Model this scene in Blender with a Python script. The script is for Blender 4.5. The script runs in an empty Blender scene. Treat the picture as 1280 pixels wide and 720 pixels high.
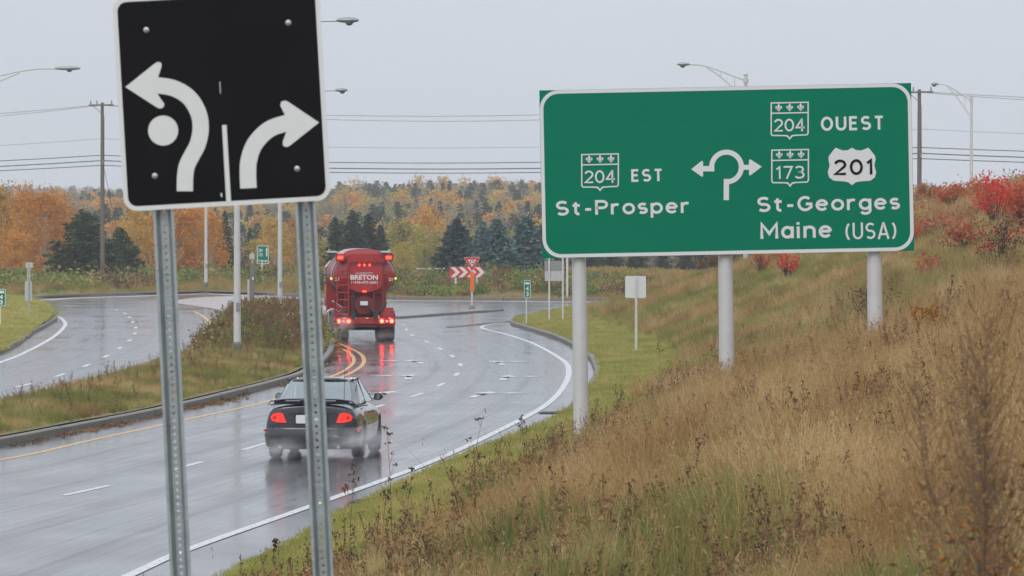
import bpy, math, random
import numpy as np
from mathutils import Vector, Matrix, Euler

S = bpy.context.scene
COL = S.collection
R = math.radians
PI = math.pi
random.seed(7)
RNG = np.random.default_rng(11)

# ------------------------------------------------------------------ camera
F_PX = 6000.0            # focal length in pixels of a 1280 px wide frame
CAM_H = 4.08
HORIZON = 289.0
PITCH = math.atan((360.0 - HORIZON) / F_PX)
cam_d = bpy.data.cameras.new('camera')
cam = bpy.data.objects.new('camera', cam_d); COL.objects.link(cam)
cam.location = (0, 0, CAM_H)
cam.rotation_euler = (PI / 2 - PITCH, 0, 0)
cam_d.sensor_width = 36.0
cam_d.lens = 36.0 * F_PX / 1280.0
cam_d.clip_start = 0.5
cam_d.clip_end = 9000.0
cam_d.dof.use_dof = True
cam_d.dof.focus_distance = 62.0
cam_d.dof.aperture_fstop = 17.0
S.camera = cam
S.render.resolution_x, S.render.resolution_y = 1024, 576

# ------------------------------------------------------------------ world: overcast sky
W = bpy.data.worlds.new('World'); S.world = W; W.use_nodes = True
wn, wl = W.node_tree.nodes, W.node_tree.links
for n in list(wn): wn.remove(n)
SUN_EL, SUN_AZ = R(48), R(200)       # azimuth clockwise from +Y: behind the camera, a little to the left
sky = wn.new('ShaderNodeTexSky'); sky.sky_type = 'NISHITA'; sky.sun_disc = False
sky.sun_elevation = SUN_EL; sky.sun_rotation = SUN_AZ
sky.air_density = 1.0; sky.dust_density = 6.0
hs = wn.new('ShaderNodeHueSaturation'); hs.inputs['Saturation'].default_value = 0.25
tc = wn.new('ShaderNodeTexCoord')
sx = wn.new('ShaderNodeSeparateXYZ')
mr = wn.new('ShaderNodeMapRange')
mr.inputs['From Min'].default_value = 0.0; mr.inputs['From Max'].default_value = 1.0
mr.inputs['To Min'].default_value = 0.92; mr.inputs['To Max'].default_value = 1.55
cloud = wn.new('ShaderNodeTexNoise'); cloud.inputs['Scale'].default_value = 3.0; cloud.inputs['Detail'].default_value = 4.0
cr = wn.new('ShaderNodeMapRange'); cr.inputs['From Min'].default_value = .3; cr.inputs['From Max'].default_value = .7
cr.inputs['To Min'].default_value = .94; cr.inputs['To Max'].default_value = 1.06
mul = wn.new('ShaderNodeMath'); mul.operation = 'MULTIPLY'
grey = wn.new('ShaderNodeVectorMath'); grey.operation = 'SCALE'
grey.inputs[0].default_value = (7.25, 7.8, 8.75)
mix = wn.new('ShaderNodeMixRGB'); mix.inputs['Fac'].default_value = 0.93
bg = wn.new('ShaderNodeBackground'); bg.inputs['Strength'].default_value = 0.1
wo = wn.new('ShaderNodeOutputWorld')
wl.new(sky.outputs[0], hs.inputs['Color'])
wl.new(tc.outputs['Generated'], sx.inputs[0]); wl.new(sx.outputs['Z'], mr.inputs['Value'])
wl.new(tc.outputs['Generated'], cloud.inputs['Vector']); wl.new(cloud.outputs['Fac'], cr.inputs['Value'])
wl.new(mr.outputs[0], mul.inputs[0]); wl.new(cr.outputs[0], mul.inputs[1])
wl.new(mul.outputs[0], grey.inputs['Scale'])
wl.new(hs.outputs[0], mix.inputs['Color1']); wl.new(grey.outputs[0], mix.inputs['Color2'])
wl.new(mix.outputs[0], bg.inputs['Color']); wl.new(bg.outputs[0], wo.inputs['Surface'])

sun_d = bpy.data.lights.new('sun', 'SUN'); sun_d.energy = 1.2; sun_d.angle = R(30)
sun_d.color = (1.0, .97, .92)
sun = bpy.data.objects.new('sun', sun_d); COL.objects.link(sun)
sdir = Vector((math.sin(SUN_AZ) * math.cos(SUN_EL), math.cos(SUN_AZ) * math.cos(SUN_EL), math.sin(SUN_EL)))
sun.rotation_euler = (-sdir).to_track_quat('-Z', 'Y').to_euler()
sun.location = (0, -20, 60)

S.view_settings.view_transform = 'Standard'
S.view_settings.look = 'None'
S.view_settings.exposure = 0.0
S.view_settings.gamma = 1.0
S.cycles.volume_bounces = 1
S.cycles.max_bounces = 8
S.cycles.transparent_max_bounces = 16

# ------------------------------------------------------------------ projection helpers (photo pixels of the 1280x720 frame -> places)
CP, SP = math.cos(PITCH), math.sin(PITCH)
def ray(px, py):
    a, b = (px - 640) / F_PX, (360 - py) / F_PX
    return Vector((a, CP + b * SP, -SP + b * CP))
def G(px, py, z=0.0):
    r = ray(px, py); t = (z - CAM_H) / r.z
    return (r.x * t, r.y * t)
def PX(px, py, d):
    r = ray(px, py); t = d / r.y
    return Vector((r.x * t, d, CAM_H + r.z * t))

# ------------------------------------------------------------------ materials
MATS = {}
def mat(name, col, rough=.6, metal=0., var=.0, vscale=6., bump=0., bscale=40., coat=0., emit=None, estr=0., spec=.5, rvar=0., trans=0.):
    if name in MATS: return MATS[name]
    m = bpy.data.materials.new(name); m.use_nodes = True
    nt = m.node_tree; b = nt.nodes['Principled BSDF']
    b.inputs['Base Color'].default_value = (*col, 1); b.inputs['Roughness'].default_value = rough
    b.inputs['Metallic'].default_value = metal
    b.inputs['Specular IOR Level'].default_value = spec
    if coat: b.inputs['Coat Weight'].default_value = coat; b.inputs['Coat Roughness'].default_value = .08
    if trans: b.inputs['Transmission Weight'].default_value = trans
    if emit: b.inputs['Emission Color'].default_value = (*emit, 1); b.inputs['Emission Strength'].default_value = estr
    if var or bump or rvar:
        t = nt.nodes.new('ShaderNodeTexCoord')
        nz = nt.nodes.new('ShaderNodeTexNoise'); nz.inputs['Scale'].default_value = vscale; nz.inputs['Detail'].default_value = 6
        nt.links.new(t.outputs['Object'], nz.inputs['Vector'])
        if var:
            rp = nt.nodes.new('ShaderNodeMixRGB')
            rp.inputs['Color1'].default_value = (*[c * (1 - var) for c in col], 1)
            rp.inputs['Color2'].default_value = (*[min(1, c * (1 + var)) for c in col], 1)
            nt.links.new(nz.outputs['Fac'], rp.inputs['Fac']); nt.links.new(rp.outputs[0], b.inputs['Base Color'])
        if rvar:
            q = nt.nodes.new('ShaderNodeMapRange'); q.inputs['From Min'].default_value = .3; q.inputs['From Max'].default_value = .7
            q.inputs['To Min'].default_value = max(.02, rough - rvar); q.inputs['To Max'].default_value = min(1, rough + rvar)
            nt.links.new(nz.outputs['Fac'], q.inputs['Value']); nt.links.new(q.outputs[0], b.inputs['Roughness'])
        if bump:
            n2 = nt.nodes.new('ShaderNodeTexNoise'); n2.inputs['Scale'].default_value = bscale; n2.inputs['Detail'].default_value = 5
            nt.links.new(t.outputs['Object'], n2.inputs['Vector'])
            bp = nt.nodes.new('ShaderNodeBump'); bp.inputs['Strength'].default_value = bump; bp.inputs['Distance'].default_value = .02
            nt.links.new(n2.outputs['Fac'], bp.inputs['Height']); nt.links.new(bp.outputs[0], b.inputs['Normal'])
    MATS[name] = m
    return m

def leafmat(name, c1, c2, c3=None, rough=.6, transl=.25):
    """foliage: colour varies leaf by leaf and plant by plant"""
    if name in MATS: return MATS[name]
    m = bpy.data.materials.new(name); m.use_nodes = True
    nt = m.node_tree; b = nt.nodes['Principled BSDF']
    geo = nt.nodes.new('ShaderNodeNewGeometry'); oi = nt.nodes.new('ShaderNodeObjectInfo')
    ramp = nt.nodes.new('ShaderNodeValToRGB')
    els = ramp.color_ramp.elements
    els[0].color = (*c1, 1); els[1].color = (*c2, 1)
    if c3:
        e = els.new(.55); e.color = (*c2, 1); els[2].color = (*c3, 1); els[2].position = 1
    ad = nt.nodes.new('ShaderNodeMath'); ad.operation = 'MULTIPLY_ADD'
    ad.inputs[1].default_value = .45
    k = nt.nodes.new('ShaderNodeMath'); k.operation = 'MULTIPLY_ADD'; k.inputs[1].default_value = .3
    nz = nt.nodes.new('ShaderNodeTexNoise'); nz.inputs['Scale'].default_value = 1.3; nz.inputs['Detail'].default_value = 4; mpp = nt.nodes.new('ShaderNodeMapping'); mpp.inputs['Scale'].default_value = (1, .22, 1)
    pm = nt.nodes.new('ShaderNodeMapRange'); pm.inputs['From Min'].default_value = .3; pm.inputs['From Max'].default_value = .7
    pm.inputs['To Min'].default_value = -.3; pm.inputs['To Max'].default_value = .55
    nt.links.new(oi.outputs['Location'], mpp.inputs['Vector']); nt.links.new(mpp.outputs[0], nz.inputs['Vector']); nt.links.new(nz.outputs['Fac'], pm.inputs['Value']); nt.links.new(pm.outputs[0], k.inputs[2])
    nt.links.new(oi.outputs['Random'], k.inputs[0])
    nt.links.new(geo.outputs['Random Per Island'], ad.inputs[0]); nt.links.new(k.outputs[0], ad.inputs[2])
    nt.links.new(ad.outputs[0], ramp.inputs['Fac'])
    nt.links.new(ramp.outputs[0], b.inputs['Base Color'])
    b.inputs['Roughness'].default_value = rough; b.inputs['Specular IOR Level'].default_value = .12
    if transl:
        tr = nt.nodes.new('ShaderNodeBsdfTranslucent'); mx = nt.nodes.new('ShaderNodeMixShader')
        mx.inputs['Fac'].default_value = transl
        nt.links.new(ramp.outputs[0], tr.inputs['Color'])
        nt.links.new(b.outputs[0], mx.inputs[1]); nt.links.new(tr.outputs[0], mx.inputs[2])
        nt.links.new(mx.outputs[0], nt.nodes['Material Output'].inputs['Surface'])
    MATS[name] = m
    return m

# ------------------------------------------------------------------ mesh helpers
class MB:
    def __init__(s): s.v = []; s.f = []; s.mi = []; s.cur = 0
    def add(s, vs, fs):
        o = len(s.v); s.v += [tuple(p) for p in vs]
        s.f += [tuple(i + o for i in f) for f in fs]; s.mi += [s.cur] * len(fs); return s
    def box(s, c, d, rot=None):
        x, y, z = d[0] / 2, d[1] / 2, d[2] / 2
        vs = [Vector(p) for p in ((-x, -y, -z), (x, -y, -z), (x, y, -z), (-x, y, -z), (-x, -y, z), (x, -y, z), (x, y, z), (-x, y, z))]
        if rot is not None:
            M = Euler(rot).to_matrix(); vs = [M @ p for p in vs]
        c = Vector(c)
        return s.add([p + c for p in vs], [(3, 2, 1, 0), (4, 5, 6, 7), (0, 1, 5, 4), (1, 2, 6, 5), (2, 3, 7, 6), (3, 0, 4, 7)])
    def tube(s, pts, rad, n=8, caps=True):
        pts = [Vector(p) for p in pts]
        if not hasattr(rad, '__len__'): rad = [rad] * len(pts)
        vs = []; ref = None
        for i, p in enumerate(pts):
            t = (pts[min(i + 1, len(pts) - 1)] - pts[max(i - 1, 0)]).normalized()
            if ref is None: ref = Vector((0, 0, 1)) if abs(t.z) < .9 else Vector((1, 0, 0))
            u = t.cross(ref).normalized(); w = u.cross(t).normalized()
            ref = w
            for k in range(n):
                a = 2 * PI * k / n
                vs.append(p + (u * math.cos(a) + w * math.sin(a)) * rad[i])
        fs = [(i * n + k, i * n + (k + 1) % n, (i + 1) * n + (k + 1) % n, (i + 1) * n + k) for i in range(len(pts) - 1) for k in range(n)]
        if caps:
            fs.append(tuple(range(n - 1, -1, -1))); fs.append(tuple((len(pts) - 1) * n + k for k in range(n)))
        return s.add(vs, fs)
    def cyl(s, a, b, r, n=16, r2=None): return s.tube([a, b], [r, r if r2 is None else r2], n)
    def plate(s, poly, y0, y1):
        """polygon in x,z extruded along y"""
        n = len(poly)
        vs = [(p[0], y0, p[1]) for p in poly] + [(p[0], y1, p[1]) for p in poly]
        fs = [tuple(range(n)), tuple(range(2 * n - 1, n - 1, -1))] + [(i, i + n, (i + 1) % n + n, (i + 1) % n) for i in range(n)]
        return s.add(vs, fs)
    def ring(s, outer, inner, y0, y1):
        n = len(outer)
        vs = [(p[0], y0, p[1]) for p in outer] + [(p[0], y0, p[1]) for p in inner] + [(p[0], y1, p[1]) for p in outer] + [(p[0], y1, p[1]) for p in inner]
        fs = []
        for i in range(n):
            j = (i + 1) % n
            fs += [(i, j, n + j, n + i), (2 * n + i, 3 * n + i, 3 * n + j, 2 * n + j), (i, 2 * n + i, 2 * n + j, j), (n + i, n + j, 3 * n + j, 3 * n + i)]
        return s.add(vs, fs)
    def lathe(s, prof, n=24, axis='z', c=(0, 0, 0)):
        vs = []
        for r, h in prof:
            for k in range(n):
                a = 2 * PI * k / n; x, y = r * math.cos(a), r * math.sin(a)
                q = {'z': (x, y, h), 'y': (x, h, y), 'x': (h, x, y)}[axis]
                vs.append((q[0] + c[0], q[1] + c[1], q[2] + c[2]))
        m = len(prof)
        fs = [(i * n + k, i * n + (k + 1) % n, (i + 1) * n + (k + 1) % n, (i + 1) * n + k) for i in range(m - 1) for k in range(n)]
        fs += [tuple(range(n - 1, -1, -1)), tuple((m - 1) * n + k for k in range(n))]
        return s.add(vs, fs)
    def mesh(s, name, m, smooth=False, fix=True):
        me = bpy.data.meshes.new(name); me.from_pydata(s.v, [], s.f)
        for q in (m if isinstance(m, (list, tuple)) else [m]): me.materials.append(q)
        if any(s.mi): me.polygons.foreach_set('material_index', s.mi)
        if fix:
            import bmesh
            b = bmesh.new(); b.from_mesh(me); bmesh.ops.recalc_face_normals(b, faces=b.faces); b.to_mesh(me); b.free()
        if smooth:
            me.polygons.foreach_set('use_smooth', [True] * len(me.polygons))
            if smooth != 'all':
                try: me.set_sharp_from_angle(angle=R(38))
                except Exception: pass
        me.update(); return me
    def build(s, name, m, parent=None, smooth=False, fix=True):
        return link(name, s.mesh(name, m, smooth, fix), parent)
def link(name, me, parent=None):
    o = bpy.data.objects.new(name, me); COL.objects.link(o); o.parent = parent; return o
def tag(o, label=None, cat=None, group=None, kind=None):
    if label: o['label'] = label
    if cat: o['category'] = cat
    if group: o['group'] = group
    if kind: o['kind'] = kind
    return o
def empty(name, loc, label, cat, group=None, rot=(0, 0, 0)):
    o = bpy.data.objects.new(name, None); COL.objects.link(o); o.location = loc; o.rotation_euler = rot
    o.empty_display_size = .3
    return tag(o, label, cat, group)
def copy_tree(o, parent=None):
    c = o.copy(); COL.objects.link(c); c.parent = parent
    for ch in list(o.children): copy_tree(ch, c)
    return c
def rrect(x0, x1, z0, z1, r, n=6):
    out = []
    for cx, cz, a0 in ((x1 - r, z1 - r, 0), (x0 + r, z1 - r, 90), (x0 + r, z0 + r, 180), (x1 - r, z0 + r, 270)):
        for k in range(n + 1):
            a = R(a0 + 90 * k / n); out.append((cx + r * math.cos(a), cz + r * math.sin(a)))
    return out
def smooth_line(pts, per=8):
    """Catmull-Rom through 2-D points"""
    P = [pts[0]] + list(pts) + [pts[-1]]; out = []
    for i in range(1, len(P) - 2):
        for k in range(per):
            t = k / per; a, b, c, d = [np.array(p, float) for p in P[i - 1:i + 3]]
            out.append(tuple(.5 * (2 * b + (c - a) * t + (2 * a - 5 * b + 4 * c - d) * t * t + (3 * b - 3 * c + d - a) * t ** 3)))
    out.append(tuple(pts[-1])); return out
def resample(pts, step):
    p = np.array(pts, float); s = np.r_[0, np.cumsum(np.linalg.norm(np.diff(p, axis=0), axis=1))]
    n = max(2, int(s[-1] / step) + 1); t = np.linspace(0, s[-1], n)
    return np.c_[np.interp(t, s, p[:, 0]), np.interp(t, s, p[:, 1])], t
def normals2(p):
    t = np.gradient(p, axis=0); t /= np.linalg.norm(t, axis=1)[:, None] + 1e-9
    return np.c_[t[:, 1], -t[:, 0]]          # right-hand side of travel
def ribbon(mb, pts, w, z, step=.8):
    p, t = resample(pts, step); n = normals2(p)
    a, b = p - n * w / 2, p + n * w / 2
    vs = [(q[0], q[1], z) for q in a] + [(q[0], q[1], z) for q in b]; m = len(p)
    return mb.add(vs, [(i, i + m, i + m + 1, i + 1) for i in range(m - 1)])
def stroke(pts, w):
    """outline of a thick polyline in the sign plane"""
    p = np.array(pts, float); n = normals2(p)
    a, b = p + n * w / 2, p - n * w / 2
    return [tuple(q) for q in a] + [tuple(q) for q in b[::-1]]
def stroke_into(mb, pts, w, y0, y1):
    p = np.array(pts, float); n = normals2(p); a, b = p + n * w / 2, p - n * w / 2
    for i in range(len(p) - 1): mb.plate([tuple(a[i]), tuple(b[i]), tuple(b[i + 1]), tuple(a[i + 1])], y0, y1)
    return mb
_txt = {}
def text_mesh(s, name, m, x0, x1, z0, z1, y=0., depth=.004, bold=.02, spacing=1.0):
    """flat lettering in the x,z plane facing -Y, its ink fitted to a box"""
    cu = bpy.data.curves.new(name, 'FONT'); cu.body = s; cu.offset = bold; cu.space_character = spacing
    cu.extrude = .02; cu.resolution_u = 3
    o = bpy.data.objects.new(name, cu); COL.objects.link(o)
    dg = bpy.context.evaluated_depsgraph_get(); dg.update()
    me = bpy.data.meshes.new_from_object(o.evaluated_get(dg)); bpy.data.objects.remove(o); bpy.data.curves.remove(cu)
    n = len(me.vertices); co = np.empty(n * 3); me.vertices.foreach_get('co', co); co = co.reshape(-1, 3)
    lo, hi = co.min(0), co.max(0)
    q = np.empty_like(co)
    q[:, 0] = x0 + (co[:, 0] - lo[0]) / (hi[0] - lo[0]) * (x1 - x0)
    q[:, 2] = z0 + (co[:, 1] - lo[1]) / (hi[1] - lo[1]) * (z1 - z0)
    q[:, 1] = y - (co[:, 2] - lo[2]) / (hi[2] - lo[2]) * depth
    me.vertices.foreach_set('co', q.ravel()); me.materials.clear(); me.materials.append(m); me.name = name; me.update()
    return me
def smoothstep(a, b, x):
    t = np.clip((x - a) / (b - a), 0, 1); return t * t * (3 - 2 * t)
def sn(x, y, f, ph=0.):
    """cheap smooth pseudo noise, about -1..1"""
    return (np.sin(x * f * 1.3 + y * f * .7 + ph) + np.sin(-x * f * .8 + y * f * 1.1 + 1.7 + ph * 2) + np.sin(x * f * 2.1 - y * f * 1.9 + 4 + ph) * .6) / 2.6

# ------------------------------------------------------------------ plan of the place (metres; y = distance in front of the camera)
def gl(px): return [G(*p) for p in px]
# grass edge / kerb on the right of the carriageway
EDGE_R = [(-9.2, -12), (-5.8, 28)] + gl([(290, 720), (400, 660), (500, 610), (600, 567), (690, 530), (727, 500), (745, 475), (746, 461), (735, 445), (700, 425), (660, 412), (641, 405.5), (650, 399), (700, 389), (745, 380)]) + [(9, 284), (20, 296), (45, 305)]
EDGE_R = smooth_line(EDGE_R)
_e = np.array([p for p in EDGE_R if p[1] < 268])
def edge(y): return np.interp(y, _e[:, 1], _e[:, 0])
TOE_Y = [-12, 30, 60, 78, 97, 118, 135, 150, 168, 187, 206, 225, 240, 255, 275]
TOE_X = [-8.2, -4.4, -1.75, -.2, 1.9, 3.5, 4.5, 5.1, 5.0, 4.2, 3.5, 3.3, 4.6, 7, 11]
def toe(y): return np.interp(y, TOE_Y, TOE_X)
def bank_h(x, y):
    x = np.asarray(x, float); y = np.asarray(y, float)
    e, t = edge(y), toe(y)
    lawn = .10 + (.085 - .04 * smoothstep(90, 130, y)) * np.clip(x - e, 0, np.maximum(t - e, .1))
    s = np.clip(x - t, 0, None)
    r = (.268 + .072 * smoothstep(85, 130, y)) * s
    r = r / (1 + (r / 7.0) ** 4) ** .25
    r = r * s / (s + .35)
    bump = (sn(x, y, .35) * .10 + sn(x, y, .13, 2.) * .2 * smoothstep(85, 120, y)) * smoothstep(1, 6, s)
    return lawn + (r + bump) * (1 - smoothstep(222, 262, y))
def bank_hit(px, py):
    r = ray(px, py)
    for d in np.arange(14, 262, .25):
        t = d / r.y; x = r.x * t; z = CAM_H + r.z * t
        if x > edge(d) and z <= float(bank_h(x, d)): return Vector((x, d, float(bank_h(x, d))))
    return Vector((r.x * 240, 240, float(bank_h(r.x * 240, 240))))

# median between the carriageways
MED_R = smooth_line([(-14.6, 60), (-12.0, 75)] + gl([(0, 557), (100, 537), (200, 517), (345, 481), (385, 466), (408, 448), (415, 432), (413, 420), (405, 405), (388, 397)]))
MED_L = [(-16.5, 60), (-14.2, 75), (-12.6, 91), (-11.7, 108), (-11.1, 122), (-10.7, 137), (-10.5, 150), (-10.9, 176)] + gl([(287, 402), (295, 396.5)])
MED_L = smooth_line(MED_L)
_mr, _ml = np.array(MED_R), np.array(MED_L)
def med_r(y): return np.interp(y, _mr[:, 1], _mr[:, 0])
def med_l(y): return np.interp(y, _ml[:, 1], _ml[:, 0])
def med_h(x, y):
    a, b = med_l(y), med_r(y); u = np.clip((x - a) / np.maximum(b - a, .3), 0, 1)
    return .12 + .16 * np.sin(PI * u) * smoothstep(235, 190, y) * smoothstep(.2, 2.5, b - a) + 0 * x
# grass on the far left
ISL = smooth_line(gl([(-260, 500), (-120, 462), (0, 440), (40, 417), (62, 405), (69, 399), (62, 392), (40, 387.5), (0, 384), (-80, 381), (-260, 379)]))
_i = np.array(ISL)
# far kerb of the roundabout
FAR = smooth_line([(-90, 262), (-45, 276)] + gl([(0, 375.5), (60, 373), (150, 370), (240, 367), (300, 367.5), (400, 372.5), (500, 375), (620, 376), (760, 377), (900, 378)]) + [(20, 276), (34, 270), (60, 255), (90, 235)])
_f = np.array(FAR)
def far_y(x): return np.interp(x, _f[:, 0], _f[:, 1])
def far_h(x, y):
    x = np.asarray(x, float); y = np.asarray(y, float)
    q = y - far_y(x)
    z = .13 + .25 * smoothstep(0, 12, q)
    z = z + .75 * np.exp(-((x + 2) / 10) ** 2 - ((y - 325) / 22) ** 2) * smoothstep(2, 18, q)
    z = z - 2.2 * smoothstep(360, 480, y) + .25 * sn(x, y, .06) * smoothstep(20, 60, q)
    lat = 1 + .16 * np.sin(x / 90 + .8) + .1 * np.sin(x / 37 + 2)
    z = z + 7.6 * lat * smoothstep(500, 1150, y)
    z = z - 3 * smoothstep(1200, 1500, y) + (12.5 + 3.0 * np.sin(x / 170 + 2.2) + 1.6 * np.sin(x / 71)) * smoothstep(1500, 2500, y)
    return z

# ------------------------------------------------------------------ materials used by the setting
def ground_mat(name, cols, scale=.5, fine=9.):
    m = bpy.data.materials.new(name); m.use_nodes = True; nt = m.node_tree; b = nt.nodes['Principled BSDF']
    t = nt.nodes.new('ShaderNodeTexCoord'); n1 = nt.nodes.new('ShaderNodeTexNoise'); n1.inputs['Scale'].default_value = scale; n1.inputs['Detail'].default_value = 8
    n1.inputs['Roughness'].default_value = .65
    rp = nt.nodes.new('ShaderNodeValToRGB'); e = rp.color_ramp.elements
    e[0].position = .32; e[1].position = .68; e[0].color = (*cols[0], 1); e[1].color = (*cols[-1], 1)
    if len(cols) > 2: q = e.new(.5); q.color = (*cols[1], 1)
    n2 = nt.nodes.new('ShaderNodeTexNoise'); n2.inputs['Scale'].default_value = fine; n2.inputs['Detail'].default_value = 6
    mx = nt.nodes.new('ShaderNodeMixRGB'); mx.blend_type = 'OVERLAY'; mx.inputs['Fac'].default_value = .6
    bp = nt.nodes.new('ShaderNodeBump'); bp.inputs['Strength'].default_value = .6; bp.inputs['Distance'].default_value = .05
    L = nt.links.new
    L(t.outputs['Object'], n1.inputs['Vector']); L(t.outputs['Object'], n2.inputs['Vector']); L(n1.outputs['Fac'], rp.inputs['Fac'])
    L(rp.outputs[0], mx.inputs['Color1']); L(n2.outputs['Fac'], mx.inputs['Color2']); L(mx.outputs[0], b.inputs['Base Color'])
    L(n2.outputs['Fac'], bp.inputs['Height']); L(bp.outputs[0], b.inputs['Normal'])
    b.inputs['Roughness'].default_value = .9; b.inputs['Specular IOR Level'].default_value = .2
    return m
M_BANK = ground_mat('bank_soil', [(.15, .12, .06), (.22, .17, .09), (.17, .18, .07)], .35)
M_LAWN = ground_mat('lawn_soil', [(.25, .26, .075), (.32, .30, .095), (.36, .29, .11)], .4)
M_FAR = ground_mat('far_ground', [(.15, .14, .05), (.20, .17, .07), (.15, .17, .06)], .08, 2.)
M_DIRT = ground_mat('earth', [(.10, .10, .045), (.13, .12, .05)], .05, 2.)

def wet_asphalt(name, lane_uv=False):
    m = bpy.data.materials.new(name); m.use_nodes = True; nt = m.node_tree; b = nt.nodes['Principled BSDF']; L = nt.links.new
    N = nt.nodes.new
    t = N('ShaderNodeTexCoord')
    def noise(sc, det, vec, rough=.55):
        n = N('ShaderNodeTexNoise'); n.inputs['Scale'].default_value = sc; n.inputs['Detail'].default_value = det; n.inputs['Roughness'].default_value = rough
        L(vec, n.inputs['Vector']); return n.outputs['Fac']
    def rng(v, a, b_, c, d):
        n = N('ShaderNodeMapRange'); n.inputs['From Min'].default_value = a; n.inputs['From Max'].default_value = b_
        n.inputs['To Min'].default_value = c; n.inputs['To Max'].default_value = d; L(v, n.inputs['Value']); return n.outputs[0]
    def op(o, a, b_):
        n = N('ShaderNodeMath'); n.operation = o
        for i, q in enumerate((a, b_)):
            if isinstance(q, (int, float)): n.inputs[i].default_value = q
            else: L(q, n.inputs[i])
        return n.outputs[0]
    big = noise(.22, 4, t.outputs['Object'])
    mid = noise(1.6, 5, t.outputs['Object'])
    fine = noise(60, 3, t.outputs['Object'])
    rough = rng(big, .3, .7, .10, .20)
    shade = rng(mid, .3, .7, .85, 1.15)
    if lane_uv:
        mp = N('ShaderNodeMapping'); L(t.outputs['UV'], mp.inputs['Vector'])
        mp.inputs['Scale'].default_value = (2.6, .035, 1)
        st = noise(1.0, 5, mp.outputs[0], .6)           # streaks drawn out along the lane
        mp2 = N('ShaderNodeMapping'); L(t.outputs['UV'], mp2.inputs['Vector']); mp2.inputs['Scale'].default_value = (9, .12, 1)
        st2 = noise(1.0, 4, mp2.outputs[0], .6)
        sep = N('ShaderNodeSeparateXYZ'); L(t.outputs['UV'], sep.inputs[0])
        wob = op('ADD', sep.outputs['X'], rng(noise(.05, 2, t.outputs['Object']), 0, 1, -.5, .5))
        # four wheel paths, u in metres from the left edge line
        tr = None
        for c in (1.35, 3.05, 5.15, 6.85):
            dlt = op('ABSOLUTE', op('SUBTRACT', wob, c), 0)
            q = rng(dlt, .08, .42, 1., 0.)
            tr = q if tr is None else op('MAXIMUM', tr, q)
        wear = op('MULTIPLY', tr, rng(st, .35, .62, .15, 1.))
        rough = op('ADD', rough, op('MULTIPLY', wear, .07))
        rough = op('ADD', rough, rng(st2, .35, .65, -.03, .04))
        shade = op('MULTIPLY', shade, rng(wear, 0, 1, 1.05, .6))
    col = N('ShaderNodeVectorMath'); col.operation = 'SCALE'; col.inputs[0].default_value = (.085, .085, .09); L(shade, col.inputs['Scale'])
    L(col.outputs[0], b.inputs['Base Color']); L(rough, b.inputs['Roughness'])
    b.inputs['Specular IOR Level'].default_value = .5
    bp = N('ShaderNodeBump'); bp.inputs['Strength'].default_value = .02; bp.inputs['Distance'].default_value = .002
    L(fine, bp.inputs['Height']); L(bp.outputs[0], b.inputs['Normal'])
    return m
M_ASPH = wet_asphalt('wet_asphalt')
M_LANE = wet_asphalt('wet_lane_asphalt', True)
M_WHITE = mat('road_white_paint', (.58, .58, .57), .3, var=.3, vscale=9, rvar=.1)
M_YELLOW = mat('road_yellow_paint', (.62, .33, .06), .3, var=.25, vscale=9, rvar=.1)
M_KERB = mat('kerb_concrete', (.17, .155, .13), .55, var=.3, vscale=2.5, bump=.4, bscale=30)
M_APRON = mat('apron_concrete', (.36, .29, .27), .3, var=.2, vscale=.6, rvar=.12)

# ------------------------------------------------------------------ ground sheets
mb = MB()
xs = [-2200, -400, -120, 120, 400, 2200]; ys = [-60, 0, 150, 300, 600, 1500, 3000, 4600]
mb.add([(x, y, -.25) for y in ys for x in xs], [(j * 6 + i, j * 6 + i + 1, (j + 1) * 6 + i + 1, (j + 1) * 6 + i) for j in range(7) for i in range(5)])
tag(mb.build('ground', M_DIRT, fix=False), 'flat earth below the roads and fields', kind='structure')
mb = MB()
xs = np.linspace(-110, 110, 23); ys = np.linspace(-20, 325, 36)
mb.add([(x, y, -.004) for y in ys for x in xs], [(j * 23 + i, j * 23 + i + 1, (j + 1) * 23 + i + 1, (j + 1) * 23 + i) for j in range(35) for i in range(22)])
tag(mb.build('road', M_ASPH, fix=False), 'wet grey asphalt of the roundabout and roads', kind='structure')

def uv_strip(name, left, right, n, m, z, label):
    """a carriageway between two edge lines, with u across and v along in metres"""
    def rs(p):
        q = np.array(p, float); s = np.r_[0, np.cumsum(np.linalg.norm(np.diff(q, axis=0), axis=1))]
        t = np.linspace(0, s[-1], n); return np.c_[np.interp(t, s, q[:, 0]), np.interp(t, s, q[:, 1])]
    a, b = rs(left), rs(right); K = 9
    vs, uv = [], []
    run = np.r_[0, np.cumsum(np.linalg.norm(np.diff((a + b) / 2, axis=0), axis=1))]
    for i in range(n):
        for k in range(K):
            u = k / (K - 1); p = a[i] * (1 - u) + b[i] * u; vs.append((p[0], p[1], z)); uv.append((u * 8.2, run[i]))
    fs = [(i * K + k, i * K + k + 1, (i + 1) * K + k + 1, (i + 1) * K + k) for i in range(n - 1) for k in range(K - 1)]
    me = bpy.data.meshes.new(name); me.from_pydata(vs, [], fs); me.materials.append(m)
    l = me.uv_layers.new(name='UVMap'); idx = np.empty(len(me.loops), int); me.loops.foreach_get('vertex_index', idx)
    l.data.foreach_set('uv', np.array(uv)[idx].ravel()); me.update()
    return tag(link(name, me), label, kind='structure')

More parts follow.
